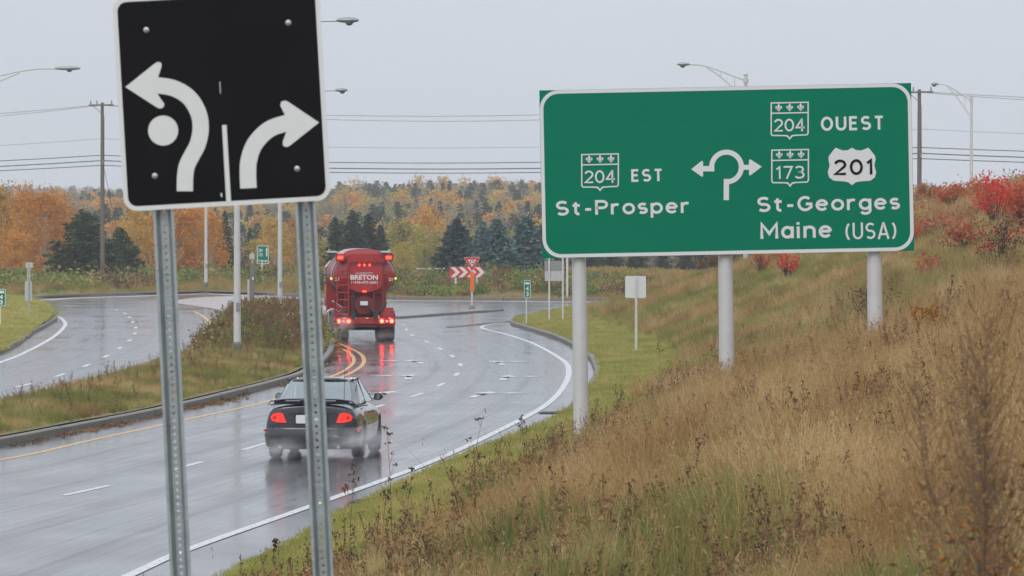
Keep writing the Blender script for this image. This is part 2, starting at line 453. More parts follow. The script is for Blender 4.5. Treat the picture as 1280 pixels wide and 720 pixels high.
YEL = smooth_line([(-14.2, 58), (-11.6, 74)] + gl([(0, 575), (120, 549), (250, 521), (330, 503), (390, 484), (425, 472), (446, 462), (455, 452), (450, 442), (432, 433), (420, 428)]) + [(-7.6, 188), (-9.6, 212)])
WHT = smooth_line([(-6.5, 30)] + gl([(160, 720), (240, 685), (410, 625), (540, 577), (620, 540), (680, 508), (704, 484), (711, 464), (703, 450), (668, 430), (635, 418.5), (608, 412), (602, 409), (612, 405.5), (640, 402)]))
uv_strip('carriageway', [p for p in YEL], [p for p in WHT if p[1] < 205], 170, M_LANE, 0.0, 'wet two lane carriageway with dark wheel tracks')
LY = smooth_line([(-16.4, 60), (-12.9, 91), (-12.0, 108), (-11.5, 122), (-11.0, 150), (-11.3, 172)] + gl([(266, 418), (262.7, 404), (253.5, 395), (243, 389.6)]))
LW = smooth_line([(-17.5, 60), (-15.9, 85), (-15.4, 122)] + gl([(0, 453), (36.6, 438), (67, 421), (80, 409), (81, 403), (73, 396), (58, 392)]))
uv_strip('carriageway', [p for p in LW if p[1] < 232], [p for p in LY], 140, M_LANE, 0.0, 'wet oncoming carriageway beyond the grass median')

# bank
ys = np.r_[np.arange(-10, 60, 1.0), np.arange(60, 262, 1.25)]
ss = np.r_[np.arange(0, 3, .25), np.arange(3, 12, .5), np.arange(12, 30, 1.2), np.arange(30, 70, 4)]
Y, Sg = np.meshgrid(ys, ss, indexing='ij'); X = edge(Y) + .22 + Sg; Z = bank_h(X, Y)
def grid_obj(name, X, Y, Z, m, label, smooth=True):
    n, k = X.shape
    me = bpy.data.meshes.new(name)
    me.from_pydata(np.c_[X.ravel(), Y.ravel(), Z.ravel()].tolist(), [], [(i * k + j, i * k + j + 1, (i + 1) * k + j + 1, (i + 1) * k + j) for i in range(n - 1) for j in range(k - 1)])
    me.materials.append(m)
    if smooth: me.polygons.foreach_set('use_smooth', [True] * len(me.polygons))
    me.update()
    return tag(link(name, me), label, kind='structure')
grid_obj('bank', X, Y, Z, M_BANK, 'grassy slope rising on the right of the road')
# mown strip just above the bank sheet
ys2 = np.arange(50, 258, 1.0); us = np.linspace(0, 1, 9); Y2, U2 = np.meshgrid(ys2, us, indexing='ij')
X2 = edge(Y2) + .2 + U2 * (toe(Y2) + .3 + .35 * np.sin(Y2 * .5) - edge(Y2))
grid_obj('lawn', X2, Y2, bank_h(X2, Y2) + .012, M_LAWN, 'mown grass strip between the kerb and the bank')
# median
ys3 = np.arange(60, 229, 1.2); us = np.linspace(0, 1, 11); Y3, U3 = np.meshgrid(ys3, us, indexing='ij')
X3 = med_l(Y3) + .1 + U3 * (med_r(Y3) - med_l(Y3) - .3)
grid_obj('median', X3, Y3, med_h(X3, Y3), M_BANK, 'raised grass median between the two carriageways')
# left island
ys4 = np.r_[np.arange(95, 262, 2.0)]
near = _i[:len(_i) * 5 // 10 + 5]
def isl_r(y):
    k = int(np.argmax(_i[:, 0])); return np.interp(y, _i[:k + 1, 1], _i[:k + 1, 0])
kmax = int(np.argmax(_i[:, 0])); lo, hi = _i[:kmax + 1], _i[kmax:]
def isl_front(x): return np.interp(x, lo[:, 0], lo[:, 1])
def isl_back(x): return np.interp(-x, -hi[:, 0], hi[:, 1])
xs4 = np.linspace(_i[kmax, 0] - 38, _i[kmax, 0] - .15, 40); X4, U4 = np.meshgrid(xs4, np.linspace(0, 1, 14), indexing='ij')
Y4 = isl_front(X4) + .2 + U4 * np.maximum(isl_back(X4) - isl_front(X4) - .4, .05)
def isl_h(x, y): return .12 + .55 * smoothstep(.3, 9, _i[kmax, 0] - x) + 0 * y
grid_obj('lawn', X4, Y4, isl_h(X4, Y4), M_LAWN, 'mown grass island at the left edge')
# far land
xf = np.r_[np.linspace(-900, -120, 14)[:-1], np.linspace(-120, 120, 49), np.linspace(120, 900, 14)[1:]]
qf = np.r_[np.arange(0, 24, 2), np.arange(24, 120, 8), np.arange(120, 900, 30), np.arange(900, 2700, 90)]
XF, QF = np.meshgrid(xf, qf, indexing='ij'); YF = far_y(np.clip(XF, -90, 90)) + .2 + QF
grid_obj('terrain', XF, YF, far_h(XF, YF), M_FAR, 'fields and wooded hills beyond the roundabout')

# kerbs: lengths of concrete, each its own piece
def kerb(pts, label, step, h=.15, w=.2, name='kerb'):
    root = tag(bpy.data.objects.new(name, None), label, kind='structure'); COL.objects.link(root)
    p, t = resample(pts, .5); n = normals2(p); per = max(1, int(step / .5))
    i = 0
    while i < len(p) - 1:
        j = min(i + per + random.randint(-1, 1), len(p) - 1)
        if j <= i: j = i + 1
        m_ = MB(); q = p[i:j + 1].copy(); nn = n[i:j + 1]
        d = (q[1] - q[0]) / np.linalg.norm(q[1] - q[0]); q[0] += d * .045
        dz = random.uniform(-.008, .008); off = random.uniform(-.008, .008)
        prof = [(-w / 2, -.05), (-w / 2, h - .03), (-w / 2 + .03, h), (w / 2 - .02, h), (w / 2, h - .02), (w / 2, -.05)]
        vs = [(q[k][0] + nn[k][0] * (a + off), q[k][1] + nn[k][1] * (a + off), b + dz) for k in range(len(q)) for a, b in prof]
        K = len(prof)
        fs = [(k * K + a, k * K + (a + 1) % K, (k + 1) * K + (a + 1) % K, (k + 1) * K + a) for k in range(len(q) - 1) for a in range(K)]
        fs += [tuple(range(K)), tuple((len(q) - 1) * K + a for a in range(K - 1, -1, -1))]
        m_.add(vs, fs).build('kerb_stone', M_KERB, root)
        i = j
    return root
kerb([p for p in MED_R if p[1] < 232], 'concrete kerb along the right side of the grass median', 5)
kerb([p for p in MED_L if p[1] > 100], 'concrete kerb along the far side of the grass median', 8)
kerb([p for p in EDGE_R if 118 < p[1]], 'concrete kerb curving along the mown grass below the road sign', 4)
kerb([p for p in ISL], 'concrete kerb round the grass island at the left', 6)
kerb([p for p in FAR if -60 < p[0] < 40], 'dark far kerb of the roundabout below the spruces', 8, h=.22, w=.3)
kerb(smooth_line(gl([(497, 398), (560, 393.5), (627, 388.5)])), 'low kerb of the splitter island under the yield sign', 6, h=.10, w=.25)
kerb(smooth_line(gl([(561, 409.5), (590, 406.5), (640, 402), (680, 399)])), 'low kerb at the mouth of the right hand exit', 6, h=.04, w=.2)
kerb(smooth_line(gl([(270, 389.5), (285, 394), (294, 400)])), 'short pale kerb at the nose of the median', 4, h=.14)
# concrete aprons
mb = MB(); ribbon(mb, [(p[0], p[1] - 2.0) for p in FAR if -60 < p[0] < 40], 3.6, .006, 2)
tag(mb.build('apron', M_APRON, fix=False), 'pinkish concrete truck apron round the central island', kind='structure')
mb = MB(); q = smooth_line(gl([(212, 377), (255, 371.5), (330, 371), (350, 378), (345, 388), (300, 392), (272, 387), (215, 378.5)]))
mb.add([(x, y, .012) for x, y in q], [tuple(range(len(q)))])
tag(mb.build('pavement', M_APRON, fix=True), 'pinkish concrete splitter pavement at the end of the median', kind='structure')

# painted markings
root = tag(bpy.data.objects.new('road_markings', None), 'white and yellow lines and arrows painted on the wet road', kind='structure'); COL.objects.link(root)
ZP = .004
mb = MB(); ribbon(mb, [p for p in YEL if p[1] < 176], .13, ZP); mb.build('yellow_line', M_YELLOW, root, fix=False)
mb = MB(); q = [p for p in YEL if 128 < p[1] < 176]
pn = np.array(q); pn = pn + normals2(pn) * -.32; ribbon(mb, pn.tolist(), .12, ZP); mb.build('yellow_line', M_YELLOW, root, fix=False)
mb = MB(); ribbon(mb, [p for p in WHT], .16, ZP, .6); mb.build('edge_line', M_WHITE, root, fix=False)
mb = MB(); ribbon(mb, [p for p in LY if p[1] > 150], .13, ZP); mb.build('yellow_line', M_YELLOW, root, fix=False)
mb = MB(); ribbon(mb, LW, .17, ZP); mb.build('edge_line', M_WHITE, root, fix=False)
def dashes(line, marks, ln, w):
    p = np.array(resample(smooth_line(line), .25)[0])
    for m_ in marks:
        g = np.array(G(*m_)); k = int(np.argmin(((p - g) ** 2).sum(1))); h = int(ln / .5)
        seg = p[max(0, k - h):k + h + 1]
        if len(seg) > 2: b_ = MB(); ribbon(b_, seg.tolist(), w, ZP, .5); b_.build('lane_dash', M_WHITE, root, fix=False)
dk = [(107, 613.5), (235, 582), (319, 558), (400, 532), (470, 509), (522, 493.6), (551, 481), (571, 468), (575.5, 456), (565, 445), (550, 436), (533, 427), (515, 419), (508, 412), (504, 406)]
dashes([(-9.7, 58)] + gl(dk), [(-60, 655)] + dk, 3.0, .13)
dk = [(29, 482), (75, 469), (108, 457), (132, 445.5), (150, 435), (162, 425.6), (168.6, 417), (170, 409.5), (166, 402.5), (162, 396.7), (156, 391.8), (146, 387.5)]
dashes(gl([(-60, 502)] + dk + [(130, 384)]), dk, 3.0, .14)
dashes(gl([(60, 381), (110, 379), (200, 377)]), [(110, 379)], 3.0, .14)
def arrow(px, py, hx, side):
    g = Vector((*G(px, py), ZP + .003)); w = .2
    pts = [(0, -2.4), (0, -.4), (side * .05, .3), (side * .25, .8), (side * .55, .95)]
    p = np.array(pts); n = normals2(p); b_ = MB()
    a, c = p - n * w / 2, p + n * w / 2
    ca, sa = math.cos(hx), math.sin(hx)
    T = lambda q: (g.x + q[0] * ca - q[1] * sa, g.y + q[0] * sa + q[1] * ca, g.z)
    for i in range(len(p) - 1): b_.add([T(a[i]), T(c[i]), T(c[i + 1]), T(a[i + 1])], [(0, 1, 2, 3)])
    b_.add([T((side * .5, 1.5)), T((side * 1.15, .95)), T((side * .5, .4))], [(0, 1, 2) if side < 0 else (0, 2, 1)])
    b_.add([T((-.1, -.6)), T((-.1, .9)), T((.1, .9)), T((.1, -.6))], [(0, 3, 2, 1)])
    b_.add([T((-.32, .85)), T((0, 2.0)), T((.32, .85))], [(0, 2, 1)])
    b_.build('lane_arrow', M_WHITE, root, fix=False)
for a in ((520, 452, R(6), -1), (512, 471, R(0), -1), (480, 492.5, R(-5), -1), (622, 453.5, R(4), 1), (632, 472, R(-2), 1), (602, 493, R(-6), 1)): arrow(*a)
# drains
def grate(px, py, label):
    g = G(px, py); o = empty('drain_grate', (g[0], g[1], 0), label, 'drain grate', 'drains at the road edge', (0, 0, R(-6)))
    o.scale = (.8, .7, .7)
    b_ = MB(); b_.ring([(-.35, -.55), (.35, -.55), (.35, .55), (-.35, .55)], [(-.29, -.49), (.29, -.49), (.29, .49), (-.29, .49)], 0, .03)
    b_.v = [(x, z, .012 + y * .4) for x, y, z in b_.v]; b_.build('frame', mat('cast_iron', (.09, .085, .08), .5, .3), o)
    for k in range(8):
        MB().box((-.245 + k * .07, 0, .014), (.035, .98, .014)).build('bar', MATS['cast_iron'], o)
    MB().box((0, 0, .006), (.6, 1.0, .004)).build('pit', mat('pit_black', (.004, .004, .004), .9), o)
grate(690, 516, 'dark drain grate beside the kerb below the left sign post')
grate(462, 627, 'dark drain grate at the grass edge in the foreground')

# ------------------------------------------------------------------ signs
M_SHEETW = mat('white_sheeting', (.72, .72, .71), .45, var=.05, vscale=14)
M_BLACK = mat('black_sheeting', (.007, .007, .009), .5, var=.4, vscale=5, spec=.12)
M_GREEN = mat('green_sheeting', (.0, .185, .105), .5, var=.12, vscale=1.2, spec=.0)
for n_ in M_GREEN.node_tree.nodes:          # faint streaks along the sheeting
    if n_.type == 'TEX_NOISE':
        mp_ = M_GREEN.node_tree.nodes.new('ShaderNodeMapping'); mp_.inputs['Scale'].default_value = (.35, 1, 3.2)
        tc_ = [q for q in M_GREEN.node_tree.nodes if q.type == 'TEX_COORD'][0]
        M_GREEN.node_tree.links.new(tc_.outputs['Object'], mp_.inputs['Vector']); M_GREEN.node_tree.links.new(mp_.outputs[0], n_.inputs['Vector']); break
M_GALV = mat('galvanised_steel', (.42, .46, .47), .42, .75, var=.22, vscale=14, bump=.12, bscale=90, rvar=.1)
M_GALV2 = mat('galvanised_pole', (.62, .61, .60), .55, .25, var=.12, vscale=5, bump=.08, bscale=50)
M_POLE = mat('pale_pole', (.60, .59, .57), .6, .1, var=.12, vscale=4)
M_ALU = mat('aluminium_back', (.55, .55, .55), .5, .4, var=.12, vscale=4)
M_BOLT = mat('bolt_steel', (.55, .55, .53), .35, .8)
M_ORANGE = mat('orange_plastic', (.85, .17, .03), .45)
M_RED = mat('red_sheeting', (.62, .03, .035), .45)

def channel_post(mb, x0, z0, z1, y0, roll=0.):
    """hat section post with a row of punched holes, front lips at y0"""
    prof = [(-.038, 0), (-.0275, 0), (-.0145, .036)], [(.0145, .036), (.0275, 0), (.038, 0)]
    tx = math.tan(roll)
    def P(x, y, z): return (x0 + x - z * tx, y0 + y, z)
    for pr in prof:
        for (a, b) in zip(pr[:-1], pr[1:]):
            th = .0035
            mb.add([P(a[0], a[1], z0), P(b[0], b[1], z0), P(b[0], b[1], z1), P(a[0], a[1], z1), P(a[0], a[1] + th, z0), P(b[0], b[1] + th, z0), P(b[0], b[1] + th, z1), P(a[0], a[1] + th, z1)],
                   [(0, 1, 2, 3), (7, 6, 5, 4), (0, 4, 5, 1), (2, 6, 7, 3), (0, 3, 7, 4), (1, 5, 6, 2)])
    pitch = .0254; n = int((z1 - z0) / pitch); hw = .0145
    for i in range(n):
        zc = z0 + (i + .5) * pitch; r = .0056
        out = [(-hw, zc - pitch / 2), (0, zc - pitch / 2), (hw, zc - pitch / 2), (hw, zc), (hw, zc + pitch / 2), (0, zc + pitch / 2), (-hw, zc + pitch / 2), (-hw, zc)]
        inn = [(r * math.cos(R(a)), zc + r * math.sin(R(a))) for a in (225, 270, 315, 0, 45, 90, 135, 180)]
        vs = [P(x, .036, z) for x, z in out] + [P(x, .036, z) for x, z in inn] + [P(x, .0395, z) for x, z in inn]
        mb.add(vs, [(k, (k + 1) % 8, 8 + (k + 1) % 8, 8 + k) for k in range(8)] + [(8 + k, 8 + (k + 1) % 8, 16 + (k + 1) % 8, 16 + k) for k in range(8)])

# --- black lane control sign, close to the camera
SC1 = 344.0; D1 = F_PX / SC1; ROLL1 = R(3.2); L1 = 2.75
P0 = PX(277, 124, D1); up = Vector((-math.sin(ROLL1), 0, math.cos(ROLL1)))
ls = empty('lane_sign', P0 - up * L1, 'tall black lane arrow sign with white curved arrows on two punched steel posts', 'road sign', rot=(0, -ROLL1, 0))
def b6(zx, zy):                          # enlarged view of the sign -> sign plane
    dx, dz = (zx - 418.5) / (2.6656 * SC1), -(zy - 330.5) / (2.6656 * SC1)
    c, s = math.cos(ROLL1), math.sin(ROLL1)
    return (dx * c + dz * s, -dx * s + dz * c + L1)
wv, hv = .3765, .388
mb = MB(); mb.plate(rrect(-wv, wv, L1 - hv, L1 + hv, .05), .0, .003); mb.build('panel', M_ALU, ls)
mb = MB(); mb.ring(rrect(-wv, wv, L1 - hv, L1 + hv, .05), rrect(-wv + .0165, wv - .0165, L1 - hv + .0165, L1 + hv - .0165, .034), -.002, -.0005); mb.build('border', M_SHEETW, ls)
mb = MB(); mb.plate(rrect(-wv + .0168, wv - .0168, L1 - hv + .0168, L1 + hv - .0168, .034), -.0016, -.0006); mb.build('black_face', M_BLACK, ls)
def b6s(l): return [b6(*p) for p in l]
y0, y1 = -.0035, -.0018
cl = smooth_line(b6s([(296, 637), (297, 590), (303, 552), (320, 517), (339, 480), (349, 428), (341, 375), (310, 325), (262, 295), (210, 285), (190, 285)]), 5)
mb = MB(); stroke_into(mb, cl, 54 / (2.6656 * SC1), y0, y1)
mb.plate(b6s([(98, 290), (197, 211), (208, 206), (218, 210), (219, 221), (208, 255), (206, 314), (228, 347), (225, 358), (213, 362), (203, 358)]), y0 - .0004, y1)
mb.build('curved_arrow', M_SHEETW, ls)
cx, cz = b6(224, 435); rr = 50 / (2.6656 * SC1)
mb = MB(); mb.plate([(cx + rr * math.cos(a), cz + rr * math.sin(a)) for a in np.linspace(0, 2 * PI, 40)[:-1]], y0, y1); mb.build('island_disc', M_SHEETW, ls)
mb = MB(); mb.plate(b6s([(420, 417), (435, 416), (450, 674), (434, 675)]), y0, y1); mb.build('lane_divider', M_SHEETW, ls)
mb = MB(); mb.plate(b6s([(411, 272), (414.5, 272), (416.5, 312), (413.5, 312)]), y0 + .0004, y1); mb.build('scratch', M_ALU, ls)
mb = MB(); mb.plate(b6s([(415, 643), (420, 643), (421, 656), (416, 656)]), y0 + .0004, y1); mb.build('date_mark', M_SHEETW, ls)
cl = smooth_line(b6s([(508, 627), (506, 575), (510, 530), (530, 478), (575, 432), (628, 412), (648, 410)]), 5)
mb = MB(); stroke_into(mb, cl, 55 / (2.6656 * SC1), y0, y1)
mb.plate(b6s([(743, 408), (645, 486), (634, 490), (623, 485), (622, 472), (634, 440), (629, 382), (614, 352), (617, 339), (630, 335), (640, 339)]), y0 - .0004, y1)
mb.build('right_turn_arrow', M_SHEETW, ls)
for q in ((168, 100), (641, 76), (196, 586), (670, 562)):
    x, z = b6(*q); mb = MB(); mb.lathe([(.0105, 0), (.0105, -.003), (.006, -.004), (.006, -.009), (.003, -.011)], 12, 'y', (x, -.0015, z)); mb.build('bolt', M_BOLT, ls)
for px in (210, 388):
    xo = (px - 302 + 2) / SC1 + .006
    mb = MB(); channel_post(mb, xo, -.35, L1 + hv - .04, .006, R(-.5)); mb.build('post', M_GALV, ls)

# --- large green direction sign
SC2 = 70.3; D2 = F_PX / SC2; ROLL2 = R(1.15)
P0 = PX(908.5, 213.3, D2); L2 = P0.z - 1.2
up = Vector((-math.sin(ROLL2), 0, math.cos(ROLL2)))
gs = empty('direction_sign', P0 - up * L2, 'large green direction sign for St-Prosper, St-Georges and Maine on three thick poles', 'road sign', rot=(0, -ROLL2, 0))
K2 = 2.56 * SC2
def g7(zx, zy):
    dx, dz = (zx - 636) / K2, -(zy - 341.5) / K2
    c, s = math.cos(ROLL2), math.sin(ROLL2)
    return (dx * c + dz * s, -dx * s + dz * c + L2)
def g7s(l): return [g7(*p) for p in l]
WG, HG = 3.305, 1.492
mb = MB(); mb.plate([(-WG, L2 - HG), (WG, L2 - HG), (WG, L2 + HG), (-WG, L2 + HG)], 0, .02); mb.build('panel', M_GREEN, gs)
mb = MB(); mb.ring(rrect(-WG + .004, WG - .004, L2 - HG + .004, L2 + HG - .004, .33, 10), rrect(-WG + .066, WG - .066, L2 - HG + .066, L2 + HG - .066, .275, 10), -.008, -.001); mb.build('border', M_SHEETW, gs)
for k in (-1, 0, 1):
    mb = MB(); mb.box((0, .055, L2 + k * .95), (2 * WG - .3, .07, .08)); mb.build('crossbar', M_GALV2, gs)
def _arc(cx, cy, rx, ry, a0, a1, n=12): return [(cx + rx * math.cos(R(a)), cy + ry * math.sin(R(a))) for a in np.linspace(a0, a1, n)]
def glyph(c):
    """centre lines of road sign letters on a unit cap height, and the advance width"""
    if c == 'S' or c == 's':
        k = .72 if c == 's' else 1.; w = .62 * (k * .96)
        p = _arc(w / 2, .74 * k, w / 2, .26 * k, 38, 262, 12) + _arc(w / 2, .255 * k, w / 2, .255 * k, 90, -145, 14); return [p], w
    if c == 't': return [[(.16, .96), (.16, .2)] + _arc(.34, .2, .18, .2, 180, 280, 7), [(-.02, .70), (.40, .70)]], .40
    if c == '-': return [[(0, .36), (.34, .36)]], .34
    if c == 'P': return [[(0, -.09), (0, 1), (.32, 1)] + _arc(.34, .735, .26, .265, 90, -90, 12) + [(0, .47)]], .60
    if c == 'r': return [[(0, -.09), (0, .79)], [(0, .40)] + _arc(.26, .40, .26, .32, 170, 62, 9)], .36
    if c == 'o': return [_arc(.29, .36, .29, .36, 0, 360, 26)], .58
    if c == 'p': return [[(0, -.42), (0, .79)], _arc(.28, .36, .28, .36, 180, -180, 26)], .56
    if c == 'e': return [[(.03, .385), (.54, .385)], _arc(.28, .36, .28, .36, 2, 322, 24)], .57
    if c == 'G': return [_arc(.36, .5, .36, .5, 48, 318, 24) + [(.70, .22), (.70, .47), (.40, .47)]], .72
    if c == 'g': return [[(.56, .79), (.56, -.12)] + _arc(.29, -.12, .27, .26, 0, -150, 12), _arc(.28, .36, .28, .36, 0, 360, 26)], .56
    if c == 'M': return [[(0, -.09), (0, 1.0), (.40, .28), (.80, 1.0), (.80, -.09)]], .80
    if c == 'a': return [[(.52, .79), (.52, -.09)], _arc(.26, .36, .26, .36, 0, 360, 26)], .52
    if c == 'i': return [[(0, -.09), (0, .78)], [(0, .90), (0, 1.09)]], .04
    if c == 'n': return [[(0, -.09), (0, .79)], [(0, .42)] + _arc(.25, .44, .25, .28, 175, 0, 12) + [(.50, -.09)]], .50
    if c == '(': return [_arc(.62, .47, .60, .74, 132, 228, 12)], .22
    if c == ')': return [_arc(-.40, .47, .60, .74, 48, -48, 12)], .20
    if c == 'U': return [[(0, 1.09), (0, .32)] + _arc(.32, .32, .32, .32, 180, 360, 14) + [(.64, 1.09)]], .64
    if c == 'A': return [[(-.03, -.09), (.33, 1.02), (.37, 1.02), (.73, -.09)], [(.12, .25), (.58, .25)]], .70
    if c == 'E': return [[(.52, 1), (0, 1), (0, 0), (.52, 0)], [(0, .52), (.46, .52)]], .52
    if c == 'T': return [[(0, 1), (.62, 1)], [(.31, 1), (.31, -.09)]], .62
    if c == 'O': return [_arc(.38, .5, .38, .5, 0, 360, 30)], .76
    if c == '0': return [_arc(.31, .5, .31, .5, 0, 360, 30)], .62
    if c == '1': return [[(.0, .78), (.22, 1.0), (.22, -.09)]], .26
    if c == '2': return [_arc(.29, .71, .29, .29, 165, -40, 14) + [(0, 0), (.62, 0)]], .60
    if c == '3': return [_arc(.27, .76, .27, .24, 150, -90, 13) + _arc(.27, .25, .31, .27, 88, -150, 14)], .58
    if c == '4': return [[(.66, .26), (0, .26), (.44, 1.0), (.46, 1.0), (.46, -.09)]], .64
    if c == '7': return [[(0, 1), (.58, 1), (.2, -.09)]], .58
def words(s, cx, cy, w, h, m=M_SHEETW, bold=.22, sp=.32, name='lettering', y=-.002):
    x0 = 0; L = []; allp = []
    for ch in s:
        ls_, adv = glyph(ch)
        for l in ls_: L.append([(x0 + a, b) for a, b in l]); allp += L[-1]
        x0 += adv + sp
    A = np.array(allp); lo = A.min(0) - [bold / 2, bold / 2 if A[:, 1].min() > -.01 else bold / 4 if A[:, 1].min() < -.2 else 0]; hi = A.max(0) + [bold / 2, bold / 2 if A[:, 1].max() < 1.05 else 0]
    xc, zc = g7(cx, cy); kx, kz = w / K2 / (hi[0] - lo[0]), h / K2 / (hi[1] - lo[1])
    mb = MB(); t = bold * kz
    for i, l in enumerate(L):
        q = [(xc + (a - (lo[0] + hi[0]) / 2) * kx, zc + (b - (lo[1] + hi[1]) / 2) * kz) for a, b in l]
        q = [q[0]] + [b2 for a2, b2 in zip(q[:-1], q[1:]) if abs(a2[0] - b2[0]) + abs(a2[1] - b2[1]) > 1e-5]
        p = np.array(q); d = np.diff(p, axis=0); d /= np.linalg.norm(d, axis=1)[:, None] + 1e-9; nn = np.c_[d[:, 1], -d[:, 0]]
        off = []
        closed = np.linalg.norm(p[0] - p[-1]) < .002
        for k in range(len(p)):
            if closed and k in (0, len(p) - 1): n1, n2 = nn[-1], nn[0]
            else: n1, n2 = nn[max(k - 1, 0)], nn[min(k, len(nn) - 1)]
            v = n1 + n2; v = v / (np.dot(v, v) / 2 + 1e-9); ln_ = np.linalg.norm(v)
            off.append(v * min(1, 1.9 / ln_))
        off = np.array(off); a, b = p + off * t / 2, p - off * t / 2; yy = y - .0056 - .0003 * (i % 5)
        n = len(p)
        vs = [(u[0], yy, u[1]) for u in a] + [(u[0], yy, u[1]) for u in b] + [(u[0], y, u[1]) for u in a] + [(u[0], y, u[1]) for u in b]
        fs = []
        for k in range(n - 1):
            fs += [(k, k + 1, n + k + 1, n + k), (2 * n + k, 2 * n + k + 1, k + 1, k), (n + k, n + k + 1, 3 * n + k + 1, 3 * n + k)]
        fs += [(0, n, 3 * n, 2 * n), (n - 1, 3 * n - 1, 4 * n - 1, 2 * n - 1)]
        mb.add(vs, fs)
    return mb.build(name, m, gs)
words('St-Prosper', 304, 465, 432, 62); words('St-Georges', 962, 452, 460, 62)
words('Maine', 858, 532, 233, 51); words('(USA)', 1097, 534, 162, 54, sp=.36, bold=.145)
words('EST', 381, 356, 102, 40, sp=.42); words('OUEST', 1038, 190, 203, 44, sp=.42)
def fleur(mb, zx, zy, sc=1.):
    for poly in ([(0, -15), (4, -7), (2.5, 0), (4, 8), (0, 12), (-4, 8), (-2.5, 0), (-4, -7)],
                 [(3, 2), (6, -6), (10, -5), (11, 1), (8, 3), (8, -1), (6, 1), (5, 4)],
                 [(-3, 2), (-5, 4), (-6, 1), (-8, -1), (-8, 3), (-11, 1), (-10, -5), (-6, -6)], [(-7, 3), (7, 3), (7, 6), (-7, 6)]):
        mb.plate(g7s([(zx + a * sc, zy + b * sc) for a, b in poly]), -.008, -.001)
def quebec_shield(x0, x1, yt, num, numw):
    cx = (x0 + x1) / 2; sk = -.02
    def T(l): return [g7(a, b + (a - cx) * sk) for a, b in l]
    out = [(x0, yt), (x1, yt), (x1, yt + 102), (x1 - 5, yt + 108), (cx + 18, yt + 109), (cx + 8, yt + 111), (cx, yt + 121), (cx - 8, yt + 111), (cx - 18, yt + 109), (x0 + 5, yt + 108), (x0, yt + 102)]
    t = 4
    inn = [(x0 + t, yt + t), (x1 - t, yt + t), (x1 - t, yt + 100), (x1 - 7, yt + 104), (cx + 15, yt + 105), (cx + 6, yt + 106), (cx, yt + 114), (cx - 6, yt + 106), (cx - 15, yt + 105), (x0 + 7, yt + 104), (x0 + t, yt + 100)]
    mb = MB(); mb.ring(T(out), T(inn), -.008, -.001); mb.plate(T([(x0 + t, yt + 33), (x1 - t, yt + 33), (x1 - t, yt + 37), (x0 + t, yt + 37)]), -.0075, -.001)
    for k in (-35, 0, 35): fleur(mb, cx + k, yt + 18 + k * sk)
    mb.build('route_shield', M_SHEETW, gs)
    words(num, cx + (numw - 101) * .0, yt + 74, numw, 41, sp=.24, bold=.16)
quebec_shield(170, 291, 287, '204', 101); quebec_shield(776, 898, 122, '204', 101); quebec_shield(778, 899, 273, '173', 94)
mb = MB(); us = [(1036, 268), (1050, 276), (1066, 277), (1082, 271), (1089, 268), (1098, 279), (1110, 294), (1112, 305), (1108, 325), (1114, 347), (1109, 364), (1094, 374), (1062, 376), (1048, 379), (1037, 388)]
us = us + [(2073 - a, b) for a, b in us[::-1][1:-1]]
mb.plate(g7s(us), -.006, -.001); mb.build('us_shield', M_SHEETW, gs)
words('201', 1040, 330, 125, 50, m=M_BLACK, bold=.2, sp=.34, name='shield_number', y=-.0065)
mb = MB()
cl = [(635 + 47.5 * math.cos(R(a)), 330 - 47.5 * math.sin(R(a))) for a in np.linspace(182, -92, 40)]
stroke_into(mb, g7s(cl), 16 / K2, -.008, -.001)
mb.plate(g7s([(626, 368), (643, 368), (643, 436), (626, 436)]), -.0085, -.001)
mb.plate(g7s([(555, 327), (596, 327), (596, 344), (555, 344)]), -.0085, -.001); mb.plate(g7s([(522, 337), (556, 310), (560, 312), (560, 359), (556, 361)]), -.009, -.001)
mb.plate(g7s([(678, 323), (712, 323), (712, 339), (678, 339)]), -.0085, -.001); mb.plate(g7s([(748, 329), (711, 357), (707, 355), (707, 308), (711, 305)]), -.009, -.001)
mb.build('roundabout_arrow', M_SHEETW, gs)
for k, (pt, pb, yb) in enumerate(((724.5, 727, 530), (907.5, 910, 487), (1094, 1096, 415))):
    a = PX(pt, 300, D2); b = PX(pb, yb, D2)
    xw = a.x; lx, _ = (xw - (P0 - up * L2).x), 0
    zb = float(bank_h(b.x, D2 + .2)) - .3
    mb = MB(); top = Vector((PX(pt - 3, 130, D2).x, D2 + .2, P0.z + 1.2)); bot = Vector((PX(pb, yb, D2).x, D2 + .2, zb))
    inv = (Matrix.Translation(P0 - up * L2) @ Euler((0, -ROLL2, 0)).to_matrix().to_4x4()).inverted()
    mb.tube([inv @ bot, inv @ (bot.lerp(top, .5)), inv @ top], [.142, .128, .115], 20)
    mb.build('pole', M_GALV2, gs, smooth=True)

